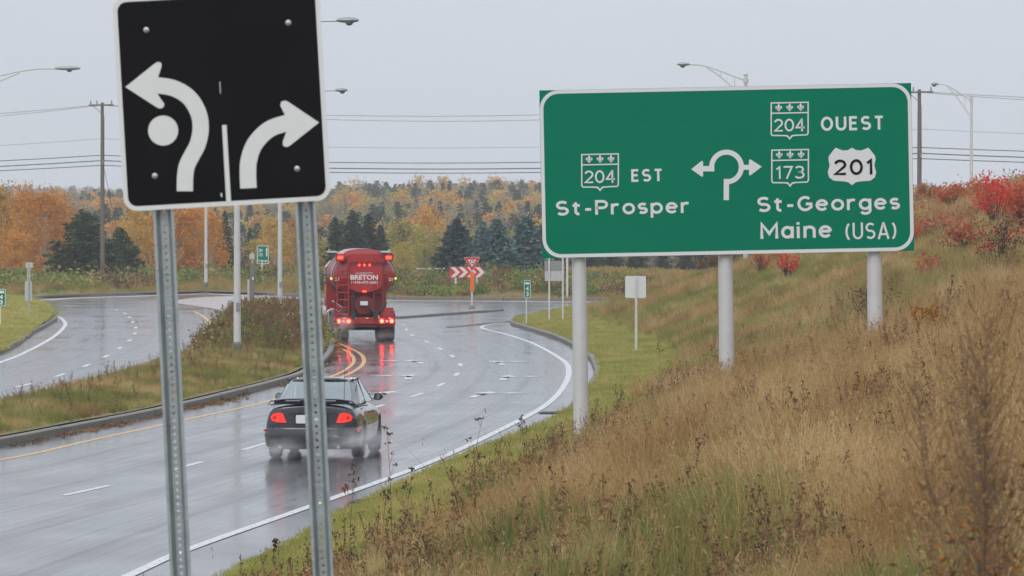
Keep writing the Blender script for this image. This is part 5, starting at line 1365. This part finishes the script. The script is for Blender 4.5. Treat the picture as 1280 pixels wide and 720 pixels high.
G_GREEN = leafmat('green_blades', (.11, .14, .04), (.22, .26, .075), (.42, .38, .15), transl=.35)
G_OLIVE = leafmat('olive_blades', (.11, .12, .03), (.31, .29, .085), (.54, .42, .18), transl=.35)
G_LAWN = leafmat('lawn_blades', (.26, .27, .065), (.42, .39, .12), (.52, .42, .17), transl=.35)
G_RUST = leafmat('rust_leaves', (.22, .12, .06), (.34, .19, .09), (.42, .27, .11))
G_DARK = leafmat('dead_heads', (.05, .03, .022), (.12, .075, .045), transl=.0)
G_STEM = leafmat('dead_stems', (.14, .09, .055), (.24, .16, .095), transl=.0)
G_BROWNW = leafmat('brown_weed_leaves', (.10, .055, .03), (.22, .13, .065), (.34, .22, .11), transl=.2)
G_HERB = leafmat('green_herb', (.09, .16, .035), (.18, .26, .06), (.27, .30, .08))
L_RED = leafmat('red_leaves', (.50, .035, .025), (.72, .07, .05), (.66, .15, .08), transl=.4)
L_REDD = leafmat('dull_red_leaves', (.36, .07, .035), (.52, .12, .055), (.48, .20, .07), transl=.3)
G_GOLD = leafmat('golden_blades', (.27, .19, .06), (.44, .32, .105), (.54, .41, .17), transl=.3)
variants('straw_near', [blades(s, 20, .66, .13, .0058, G_STRAW, .24, 4, .22, G_HEAD) for s in (1, 2, 3, 4, 5)])
variants('olive_near', [blades(s, 22, .58, .14, .0065, G_OLIVE, .32, 4, .1, G_HEAD) for s in (6, 7, 8)])
variants('green_near', [blades(s, 22, .58, .13, .0075, G_GREEN, .35, 4) for s in (9, 10, 11)])
variants('straw_far', [blades(s, 22, .62, .2, .015, G_STRAW, .35, 3, .2, G_HEAD) for s in (12, 13, 14)])
variants('olive_far', [blades(s, 26, .40, .24, .018, G_OLIVE, .7, 3) for s in (15, 16, 17)])
variants('lawn', [blades(s, 30, .085, .2, .010, G_LAWN, .9, 2) for s in (18, 19, 20)])
variants('rust', [clump(s, .40, .3, 90, .028, G_RUST) for s in (21, 22)])
variants('herb', [clump(s, .34, .34, 120, .035, G_HERB) for s in (23, 24)])
variants('dead_weed', [weed(s, .7, G_STEM, G_DARK, 9, .011, 14, G_RUST) for s in (25, 26, 27, 28)])
variants('brown_weed', [weed(s, .72, G_STEM, G_BROWNW, 12, .014, 70, G_BROWNW, 1.0, .028) for s in (101, 102, 103)] + [weed(104, .8, G_STEM, G_RUST, 12, .014, 70, G_RUST, 1.0, .03)])
variants('golden', [blades(s, 26, .95, .45, .035, G_GOLD, .35, 3, .5, G_GOLD) for s in (29, 30, 31)])
variants('far_scrub', [clump(111, .8, 1.0, 110, .12, G_BROWNW), clump(112, .8, 1.1, 110, .12, G_HERB), clump(113, .7, 1.0, 110, .12, G_OLIVE)])
variants('green_med', [blades(s, 26, .42, .22, .017, G_GREEN if s == 34 else G_OLIVE, .6, 3) for s in (34, 35, 36)])
variants('green_far', [blades(s, 24, .5, .4, .03, G_GREEN, .6, 3) for s in (32, 33)])

def sample_bank(n, y0, y1, pw):
    """random spots on the bank inside and a little outside the view, thicker towards the camera"""
    u = RNG.uniform(size=n); y = (y0 ** (1 - pw) + u * (y1 ** (1 - pw) - y0 ** (1 - pw))) ** (1 / (1 - pw))
    e = edge(y); xr = np.maximum(.112 * y + 5.5, e + 5); x = e + RNG.uniform(size=n) * (xr - e)
    lo_ = -.112 * y - 1.0; k = (x > lo_) & (RNG.uniform(size=n) < np.clip((xr - e) / 10, .25, 1)); return x[k], y[k]
def noise01(x, y, f, ph=0.): return np.clip(.5 + .5 * sn(x, y, f, ph), 0, 1)
x, y = sample_bank(180000, 16, 150, 1.35); e, t = edge(y), toe(y); s = x - t
rnd = RNG.uniform(size=len(x)); z = bank_h(x, y)
nz = noise01(x, y * .28, .8) * .55 + noise01(x, y * .4, 1.9, 3.) * .45      # patches lie along the slope
bias = .16 * smoothstep(.5, 3.0, x - .02 * y) - .30 * smoothstep(46, 30, y) * smoothstep(3.0, 1.2, x) - .34 * smoothstep(88, 104, y - s) - .22 * smoothstep(3.5, 1.0, s)
straw_p = smoothstep(.40, .60, nz + bias + .06) * .72 + .20
rough = s > .1
A = rough & (rnd < straw_p); Bm = rough & (rnd >= straw_p)
ht = smoothstep(.0, 4.0, s) * .80 + .22
ht *= np.interp(y, [16, 24, 30], [.45, .8, 1.0]) * (.62 + .72 * noise01(x, y * .45, 1.5, 8.))
def take(mask): return np.c_[x[mask], y[mask], z[mask] - .02]
scatter('dry_grass', 'straw_near', take(A), (ht * RNG.uniform(.65, 1.25, len(x)))[A], 'dry straw coloured tall grass on the bank', .2)
variants('bent_stalk', [blades(s, 3, 1.0, .1, .011, G_STRAW, .9, 5, .6, G_HEAD) for s in (91, 92, 93, 94)] + [blades(s, 4, .95, .06, .010, G_HEAD, .2, 4, 1., G_HEAD) for s in (95, 96)])
kk = A & (RNG.uniform(size=len(x)) < .035) & (y > 24)
scatter('bent_stalks', 'bent_stalk', take(kk), RNG.uniform(.5, 1.05, kk.sum()), 'pale bent stalks standing above the dry grass', .22)
kk = rough & (RNG.uniform(size=len(x)) < .03 * smoothstep(.5, .7, noise01(x, y * .4, .9, 15.))) & (y > 26)
scatter('rust_weeds', 'rust', take(kk), RNG.uniform(.6, 1.4, kk.sum()), 'rust brown weeds in patches among the dry grass', .2)
g2 = noise01(x, y * .35, 1.1, 5.) + RNG.normal(size=len(x)) * .12 + .12 * smoothstep(45, 30, y)
C1 = Bm & (g2 > .52); C2 = Bm & (g2 <= .52)
scatter('green_grass', 'green_near', take(C1), (ht * RNG.uniform(.7, 1.3, len(x)))[C1], 'fresh green grass tufts among the dry grass', .15)
scatter('olive_grass', 'olive_near', take(C2), (ht * RNG.uniform(.7, 1.3, len(x)))[C2], 'olive and tan grass low on the bank', .15)
# weeds with seed heads, leafy herbs
x, y = sample_bank(13000, 20, 135, 1.2); s = x - toe(y); z = bank_h(x, y); pn_ = noise01(x, y, .6, 9.)
k = (s > .5) & (RNG.uniform(size=len(x)) < (.10 + .36 * smoothstep(.5, .8, pn_)) * (1.1 - smoothstep(1, 6, s) * .5))
scatter('seed_weeds', 'dead_weed', np.c_[x, y, z][k], (RNG.uniform(.55, 1.15, len(x)) * np.interp(y, [20, 30], [.6, 1]))[k], 'dead brown weeds with dark seed heads', .12)
pb = noise01(x, y * .3, .8, 21.)
k = (s > 1.2) & (RNG.uniform(size=len(x)) < (.07 + .75 * smoothstep(.48, .7, pb)) * smoothstep(1, 4, s) * (.35 + .65 * smoothstep(.03, .075, x / y)))
scatter('brown_weeds', 'brown_weed', np.c_[x, y, z][k], (RNG.uniform(.6, 1.15, len(x)) * np.interp(y, [20, 32], [.55, 1]))[k], 'brown leafy dead weeds in clumps among the straw', .15)
k = (s > .3) & (RNG.uniform(size=len(x)) < .14 * smoothstep(.45, .7, noise01(x, y, .5, 2.)) * smoothstep(6, 2, s))
scatter('rust_weeds', 'rust', np.c_[x, y, z][k], RNG.uniform(.5, 1.3, k.sum()), 'low rust brown leafy weeds', .2)
k = (s > .3) & (RNG.uniform(size=len(x)) < .30 * smoothstep(.5, .75, noise01(x, y, .45, 12.)) * (1 - .7 * smoothstep(3, 8, s)) * (1 + smoothstep(60, 40, y)))
scatter('green_herbs', 'herb', np.c_[x, y, z][k], RNG.uniform(.4, 1.1, k.sum()), 'low green leafy herbs in the grass', .2)
# upper and farther bank
n = 72000; y = RNG.uniform(95, 236, n); xr = .112 * y + 6; x = edge(y) + RNG.uniform(size=n) * (xr - edge(y)); s = x - toe(y); z = bank_h(x, y)
k = s > .25; x, y, s, z = x[k], y[k], s[k], z[k]; n = len(x); q = noise01(x, y, .25, 1.) * .6 + noise01(x, y, .7, 4.) * .4 + RNG.normal(size=n) * .12
dry = q + .55 * smoothstep(8, 15, s) > .70
scatter('dry_grass', 'straw_far', np.c_[x, y, z - .02][dry], RNG.uniform(.5, 1.1, dry.sum()), 'dry grass higher up the bank behind the sign', .15)
scatter('olive_grass', 'olive_far', np.c_[x, y, z - .02][~dry], RNG.uniform(.55, 1.25, (~dry).sum()), 'green and olive grass on the bank behind the sign', .15)
# red leaved growth along the top of the bank
variants('red_growth', [clump(s, .9, .9, 80, .085, L_RED if s == 96 else L_REDD) for s in (96, 97)] + [clump(99, .9, .9, 90, .08, G_RUST), clump(98, .9, .9, 90, .08, G_BROWNW), clump(100, .8, .9, 90, .08, G_OLIVE)])
n = 5200; y = RNG.uniform(120, 232, n); x = 9 + RNG.uniform(size=n) * (.112 * y - 7); k = (bank_h(x, y) > 3.2) & (RNG.uniform(size=n) < .22 * smoothstep(.48, .68, noise01(x, y * .5, .5, 3.)) * smoothstep(.068, .085, x / y)); x, y = x[k], y[k]
scatter('red_growth', 'red_growth', np.c_[x, y, bank_h(x, y) + .1], RNG.uniform(.5, 1.25, len(x)), 'thin red and rust leaved growth along the top of the bank', .2)
# mown strip
n = 60000; y = 50 + 205 * RNG.uniform(size=n) ** 1.2; x = edge(y) + .25 + RNG.uniform(size=n) * (toe(y) + .5 - edge(y)); k = (np.abs(x) < .112 * y + 1.5); x, y = x[k], y[k]
scatter('mown_grass', 'lawn', np.c_[x, y, bank_h(x, y)], RNG.uniform(.6, 1.4, len(x)) * np.interp(y, [50, 120], [.8, 1.25]), 'short mown grass along the kerb', .1)
n = 14000; X_ = _i[kmax, 0] - 22 * RNG.uniform(size=n) ** 1.1; U_ = RNG.uniform(size=n); Y_ = isl_front(X_) + .35 + U_ * np.maximum(isl_back(X_) - isl_front(X_) - .7, .02)
scatter('mown_grass', 'lawn', np.c_[X_, Y_, isl_h(X_, Y_)], RNG.uniform(.9, 1.9, n), 'short mown grass on the island at the left', .1)
# median growth
n = 34000; y = 66 + 160 * RNG.uniform(size=n); a_, b_ = med_l(y), med_r(y); x = a_ + .2 + RNG.uniform(size=n) * (b_ - a_ - .5); z = med_h(x, y)
k = (np.abs(x) < .115 * y + 2); x, y, z = x[k], y[k], z[k]; n = len(x); q = noise01(x, y, .35, 6.) * .5 + noise01(x, y, .9, 1.) * .5 + RNG.normal(size=n) * .12
u = (x - med_l(y)) / (med_r(y) - med_l(y)); tall = (1 - smoothstep(.4, 1, u)) * .22 + .42 + .3 * smoothstep(150, 185, y)
P_ = np.c_[x, y, z - .02]
k1 = q > .52; k2 = (q <= .52) & (q > .36); k3 = q <= .36
scatter('green_grass', 'green_med', P_[k1], (tall * RNG.uniform(.5, 1.2, n))[k1], 'green and olive grass on the median', .15)
scatter('dry_grass', 'straw_far', P_[k3], (tall * RNG.uniform(.35, .8, n))[k3], 'dry tan grass on the median', .15)
kk = k2 & (RNG.uniform(size=n) < .3); scatter('green_herbs', 'herb', P_[kk], (tall * RNG.uniform(.5, 1.1, n))[kk], 'green leafy herbs on the median', .2)
kk = k2 & (RNG.uniform(size=n) < .8); scatter('olive_grass', 'olive_far', P_[kk], (tall * RNG.uniform(.5, 1.0, n))[kk], 'olive grass between the herbs of the median', .15)
kk = (RNG.uniform(size=n) < .012 + .12 * smoothstep(150, 185, y)) & (u > .02); scatter('rust_weeds', 'rust', P_[kk], (tall * RNG.uniform(.6, 1.3, n))[kk], 'rust brown weeds on the median', .2)
kk = (RNG.uniform(size=n) < .008 + .012 * (u < .3) + .03 * smoothstep(155, 190, y)); scatter('seed_weeds', 'dead_weed', P_[kk], (tall * RNG.uniform(.5, 1.1, n))[kk], 'dead weeds with dark seed heads on the median', .15)
kk = (RNG.uniform(size=n) < .13 * smoothstep(142, 165, y) + .012) & (u > .03); scatter('brown_weeds', 'brown_weed', P_[kk], RNG.uniform(.7, 1.35, n)[kk] * (.55 + .45 * smoothstep(142, 165, y[kk])), 'tall brown leafy weeds crowding the far end of the median', .15)
kk = (RNG.uniform(size=n) < .035 * smoothstep(148, 170, y)) & (u > .05); scatter('low_shrubs', 'far_scrub', P_[kk], RNG.uniform(.5, 1.05, kk.sum()), 'low brown and green scrub at the far end of the median', .12)
# dead leaves and grit along the kerb of the median
variants('litter', [clump(s, .05, .3, 26, .035, leafmat('litter_leaves', (.10, .06, .035), (.20, .12, .06), (.30, .19, .09), transl=0)) for s in (81, 82)])
pl_, tl_ = resample([p for p in MED_R if 80 < p[1] < 190], .12); nl_ = normals2(pl_); m_ = RNG.uniform(size=len(pl_)) < .2 + .6 * smoothstep(.45, .65, noise01(pl_[:, 0], pl_[:, 1], .45, 8.))
off = .13 + np.abs(RNG.normal(size=len(pl_))) * .16
scatter('leaf_litter', 'litter', np.c_[pl_ + nl_ * off[:, None], np.full(len(pl_), .0)][m_], RNG.uniform(.4, 1.1, m_.sum()), 'brown dead leaves and grit in the gutter of the median', .05)
# far verge and fields
n = 26000; x = RNG.uniform(-42, 40, n); qq = RNG.uniform(.3, 1, n); y = far_y(x) + .4 + 110 * (qq - .3) ** 1.6 / .565; z = far_h(x, y); q = noise01(x, y, .12, 3.) * .6 + noise01(x, y, .5, 1.) * .4 + RNG.normal(size=n) * .1
near_k = smoothstep(0, 18, y - far_y(x))
isl_k = np.exp(-((x + 2) / 11) ** 2) * (y - far_y(x) < 60)
gold = (q + .1 * near_k > .5)
sc_ = (.36 + .2 * near_k + .3 * near_k * (x > 3)) * (1 - .6 * isl_k) * RNG.uniform(.6, 1.2, n)
scatter('golden_grass', 'golden', np.c_[x, y, z][gold], sc_[gold], 'tall golden grass beyond the roundabout', .1)
scatter('green_grass', 'green_far', np.c_[x, y, z][~gold], sc_[~gold] * 1.1, 'green verge grass beyond the roundabout', .1)

n = 1500; x = RNG.uniform(-13, 9, n); y = far_y(x) + 2 + 34 * RNG.uniform(size=n); k = RNG.uniform(size=n) < .8 * smoothstep(.4, .65, noise01(x, y, .5, 5.))
scatter('low_shrubs', 'far_scrub', np.c_[x, y, far_h(x, y)][k], RNG.uniform(.5, 1.2, k.sum()), 'low brown and green scrub on the central island', .1)
n = 1300; x = RNG.uniform(-42, -13, n); y = far_y(x) + 8 + 34 * RNG.uniform(size=n); k = RNG.uniform(size=n) < .7 * smoothstep(.45, .65, noise01(x, y, .35, 9.))
scatter('low_shrubs', 'far_scrub', np.c_[x, y, far_h(x, y)][k], RNG.uniform(.6, 1.7, k.sum()), 'low brown and green scrub below the orange trees', .1)
# ------------------------------------------------------------------ far woods
def joined(pair):
    import bmesh
    t, c = pair; b = MB(); o = 0
    b.v = [tuple(v.co) for v in c.vertices]; b.f = [tuple(p.vertices) for p in c.polygons]; b.mi = [0] * len(b.f); b.cur = 1
    b.add([tuple(v.co) for v in t.vertices], [tuple(p.vertices) for p in t.polygons])
    return b.mesh('far_tree', [c.materials[0], t.materials[0]], fix=False)
L_GREY = leafmat('bare_twigs', (.22, .18, .15), (.30, .24, .18), (.33, .25, .14))
variants('far_conifer', [joined(conifer(s, 8, 3.0, L_SPRUCE, T_DARK, .3, .42, 15, .9)) for s in (61, 62)] + [joined(conifer(63, 8, 4.2, L_PINE, T_DARK, .1, .45, 14, .9, .2))])
variants('far_autumn', [joined(broadleaf(64, 8, 4.6, 900, .42, L_ORANGE, T_BIRCH, .1, 16)), joined(broadleaf(65, 8, 4.6, 900, .42, L_AMBER, T_BIRCH, .1, 16)), joined(broadleaf(66, 7, 4.4, 900, .42, L_YELLOW, T_BIRCH, .05, 16))])
variants('far_dull', [joined(broadleaf(67, 8, 4.6, 800, .36, L_GREY, T_DARK, .1, 16)), joined(broadleaf(68, 7, 4.4, 800, .40, L_OLIVE, T_DARK, .05, 16))])
n = 7500; y = 455 + 760 * RNG.uniform(size=n) ** 1.15; x = RNG.uniform(-1, 1, n) * (.118 * y + 14); z = far_h(x, y)
q = noise01(x, y, .022, 2.) * .55 + noise01(x, y, .07, 5.) * .45 + RNG.normal(size=n) * .1
q = q - .10 * smoothstep(800, 1150, y) * smoothstep(20, -60, x)
a1 = q > .67; a2 = (q <= .67) & (q > .46); a3 = q <= .46
sc_ = RNG.uniform(.55, 1.05, n) * np.interp(y, [455, 700, 1200], [.75, .95, 1.15])
P_ = np.c_[x, y, z - .2]
scatter('autumn_wood', 'far_autumn', P_[a1], sc_[a1], 'orange and yellow wood on the hill')
scatter('dull_wood', 'far_dull', P_[a2], sc_[a2] * .95, 'grey brown half bare wood on the hill')
scatter('conifer_wood', 'far_conifer', P_[a3], sc_[a3], 'dark conifer wood on the hill')
n = 7000; y = 1650 + 1000 * RNG.uniform(size=n); x = RNG.uniform(-1, 1, n) * (.115 * y + 20); z = far_h(x, y); q = noise01(x, y, .008, 2.) + RNG.normal(size=n) * .2
a1 = q > .74
scatter('conifer_wood', 'far_conifer', np.c_[x, y, z - .3][~a1], RNG.uniform(.8, 1.4, (~a1).sum()), 'dark wood on the farthest ridge')
scatter('autumn_wood', 'far_autumn', np.c_[x, y, z - .3][a1], RNG.uniform(.8, 1.2, a1.sum()), 'autumn trees on the farthest ridge')

# ------------------------------------------------------------------ single plants on the bank
def shrub_mesh(seed, h, w, n, leaf, m, stems=9, lean=.35):
    rng = np.random.default_rng(seed); t = MB(); c = MB(); P = []
    for k in range(stems):
        a = rng.uniform(0, 2 * PI); r = w / 2 * rng.uniform(.2, 1); hh = h * rng.uniform(.55, 1.0) * (1 - lean * r / w)
        tip = np.array([math.cos(a) * r, math.sin(a) * r, hh]); mid_ = tip * [.45, .45, .55]; t.tube([(tip[0] * .1, tip[1] * .1, -.1), mid_, tip], [.02, .014, .005], 5, caps=False)
        m_ = n // stems; q = tip + rng.normal(size=(m_, 3)) * [w * .075, w * .075, h * .085]; P.append(q); P.append(mid_ + (tip - mid_) * rng.uniform(.2, 1, (m_ // 2, 1)) + rng.normal(size=(m_ // 2, 3)) * [w * .05, w * .05, h * .05])
    cards(c, np.concatenate(P), leaf, rng, 1.9); return t.mesh('stems', T_DARK, fix=False), c.mesh('leaves', m, fix=False)
L_DEAD = leafmat('dead_leaves', (.045, .027, .018), (.09, .055, .035), transl=.05)
L_ORB = leafmat('orange_herb', (.30, .12, .025), (.42, .18, .03), (.30, .22, .05))
L_DKG = leafmat('dark_green_leaves', (.018, .05, .025), (.035, .08, .04), transl=.1)
def shrub(name, px, py, hpx, wpx, m, label, n=420, leaf=.09, cat='shrub', group=None, stems=9, back=0.):
    p = bank_hit(px, py); sc = F_PX / p.y; h, w = hpx / sc, wpx / sc
    o = empty(name, p, label, cat, group)
    a, b = shrub_mesh(int(px * 7 + py), h, w, n, leaf, m, stems); link('stems', a, o); link('leaves', b, o); return o
gr = 'red autumn shrubs on the bank'
shrub('sumac_shrub', 1246, 292, 70, 76, L_RED, 'brightest scarlet shrub on the skyline at the right', 806, .075, group=gr, stems=28)
shrub('sumac_shrub', 1278, 296, 66, 40, L_REDD, 'dull red shrub cut by the right edge of the photo', 465, .075, group=gr, stems=24)
shrub('sumac_shrub', 1190, 268, 40, 46, L_REDD, 'dull red shrub right of the wooden pole behind the sign', 465, .075, group=gr, stems=24)
shrub('sumac_shrub', 1158, 262, 32, 44, leafmat('copper_leaves', (.36, .12, .04), (.46, .2, .07), transl=.3), 'copper coloured shrub touching the right edge of the green sign', 465, .075, group=gr, stems=24)
shrub('sumac_shrub', 1208, 318, 46, 52, L_REDD, 'sparse red shrub below the skyline right of the green sign', 241, .075, group=gr, stems=22)
shrub('sumac_shrub', 1232, 338, 40, 40, L_RED, 'small red sprays in the brown grass below the scarlet shrub', 120, .075, group=gr, stems=18)
shrub('sumac_shrub', 1168, 358, 40, 44, L_REDD, 'faded red shrub at the lower right corner of the green sign', 176, .075, group=gr, stems=18)
shrub('sumac_shrub', 984, 354, 40, 34, L_RED, 'bright red shrub under the green sign between two poles', 213, .075, group=gr, stems=20)
shrub('sumac_shrub', 952, 346, 32, 26, L_REDD, 'small dull red shrub just right of the middle sign pole', 186, .075, group=gr, stems=16)
shrub('brown_shrub', 895, 345, 30, 60, L_BROWN, 'brown twiggy shrub at the top of the bank behind the middle pole', 500, .1, stems=12)
shrub('dock_plant', 1092, 424, 66, 66, L_DEAD, 'dark brown dead dock plant in front of the right sign pole', 240, .035, 'plant', stems=15)
shrub('dock_plant', 1250, 352, 80, 64, L_DEAD, 'dark brown dead plant below the scarlet shrub', 360, .04, 'plant', stems=15)
shrub('dock_plant', 1186, 420, 70, 30, L_DEAD, 'thin dark dead plant right of the right sign pole', 110, .03, 'plant', stems=7)
shrub('orange_plant', 1158, 462, 78, 44, L_ORB, 'yellow and orange leafed plant in the brown grass right of the sign', 190, .055, 'plant', stems=9)
shrub('bramble_plant', 988, 530, 32, 36, L_DKG, 'dark green glossy leafed plant in the brown grass below the sign', 70, .06, 'plant', stems=8)
# blurred near plants at the right edge
def near_weed(px, ytop, d, label, m, mh, seed, br=26, head=.03, leafy=60, ml=None, w=1.0):
    x = PX(px, 300, d).x; zg = float(bank_h(x, d)); h = z_at(ytop, d) - zg
    o = empty('tall_weed', (x, d, zg), label, 'weed', 'tall dead weeds on the bank'); me = weed(seed, h, m, mh, br, head, leafy, ml, .5, .016); link('stalk', me, o)['kind'] = 'stuff'; return o
near_weed(1232, 395, 12.5, 'blurred tall brown weed nearest the camera at the right', G_STEM, G_HEAD, 71, 120, .007, 260, G_BROWNW)
near_weed(1262, 420, 13.5, 'blurred brown weed at the right edge of the photo', G_STEM, G_HEAD, 72, 110, .007, 240, G_BROWNW)
near_weed(1204, 470, 14.5, 'blurred shorter brown weed left of the nearest tall one', G_STEM, G_HEAD, 73, 90, .007, 200, G_BROWNW)
near_weed(1218, 440, 16.0, 'blurred brown weed just behind the nearest tall one', G_STEM, G_HEAD, 74, 90, .008, 200, G_BROWNW)
near_weed(1276, 470, 15.0, 'blurred low brown weed cut by the right edge of the photo', G_STEM, G_HEAD, 75, 90, .008, 200, G_BROWNW)
near_weed(1246, 505, 18.0, 'blurred low brown weed between the two nearest ones', G_STEM, G_HEAD, 76, 90, .008, 200, G_BROWNW)
for px, yt, d, lab in ((1245, 640, 13, 'blurred orange leafed plant in the lower right corner'), (1190, 672, 14, 'blurred orange leafed plant left of the corner one')):
    x = PX(px, 300, d).x; zg = float(bank_h(x, d)); h = z_at(yt, d) - zg
    o = empty('orange_plant', (x, d, zg), lab, 'plant', 'orange leafed plants'); a, b = shrub_mesh(px, h, .28, 900, .012, L_ORB, 18); link('stems', a, o); link('leaves', b, o)
# tall thin weeds standing against the road
for px, yb, yt, lab in ((490, 668, 533, 'tall forked dead weed standing right of the dark coupe'), (437, 690, 590, 'dead weed with dark heads close to the right steel sign post'), (583, 664, 524, 'single straight dead weed against the road between coupe and sign pole'),
                        (478, 676, 600, 'lower dead weed beside the tall forked one'), (508, 660, 585, 'thin dead weed just right of the tall forked one'), (825, 470, 425, 'thin weed in front of the lawn below the white sign back'), (341, 706, 676, 'short dark headed weed at the grass edge by the steel post'), (650, 560, 520, 'thin weed at the grass edge left of the sign pole')):
    p = bank_hit(px, yb); h = z_at(yt, p.y) - p.z
    o = empty('tall_weed', p, lab, 'weed', 'tall dead weeds on the bank'); link('stalk', weed(int(px), h, G_STEM, G_DARK, 9 if px != 583 else 5, .02, 0), o)['kind'] = 'stuff'

# ------------------------------------------------------------------ damp air
b = MB(); b.box((0, 1400, 38), (2400, 3000, 80)); hz = b.build('haze', [], None)
hz.location = (0, 0, 0)
m = bpy.data.materials.new('haze'); m.use_nodes = True; nt = m.node_tree
for q in list(nt.nodes): nt.nodes.remove(q)
ou = nt.nodes.new('ShaderNodeOutputMaterial'); v = nt.nodes.new('ShaderNodeVolumePrincipled'); v.inputs['Density'].default_value = .00027; v.inputs['Color'].default_value = (.93, .95, 1, 1); v.inputs['Anisotropy'].default_value = .0
nt.links.new(v.outputs[0], ou.inputs['Volume']); hz.data.materials.append(m)
tag(hz, 'thin grey haze of damp air', kind='stuff')
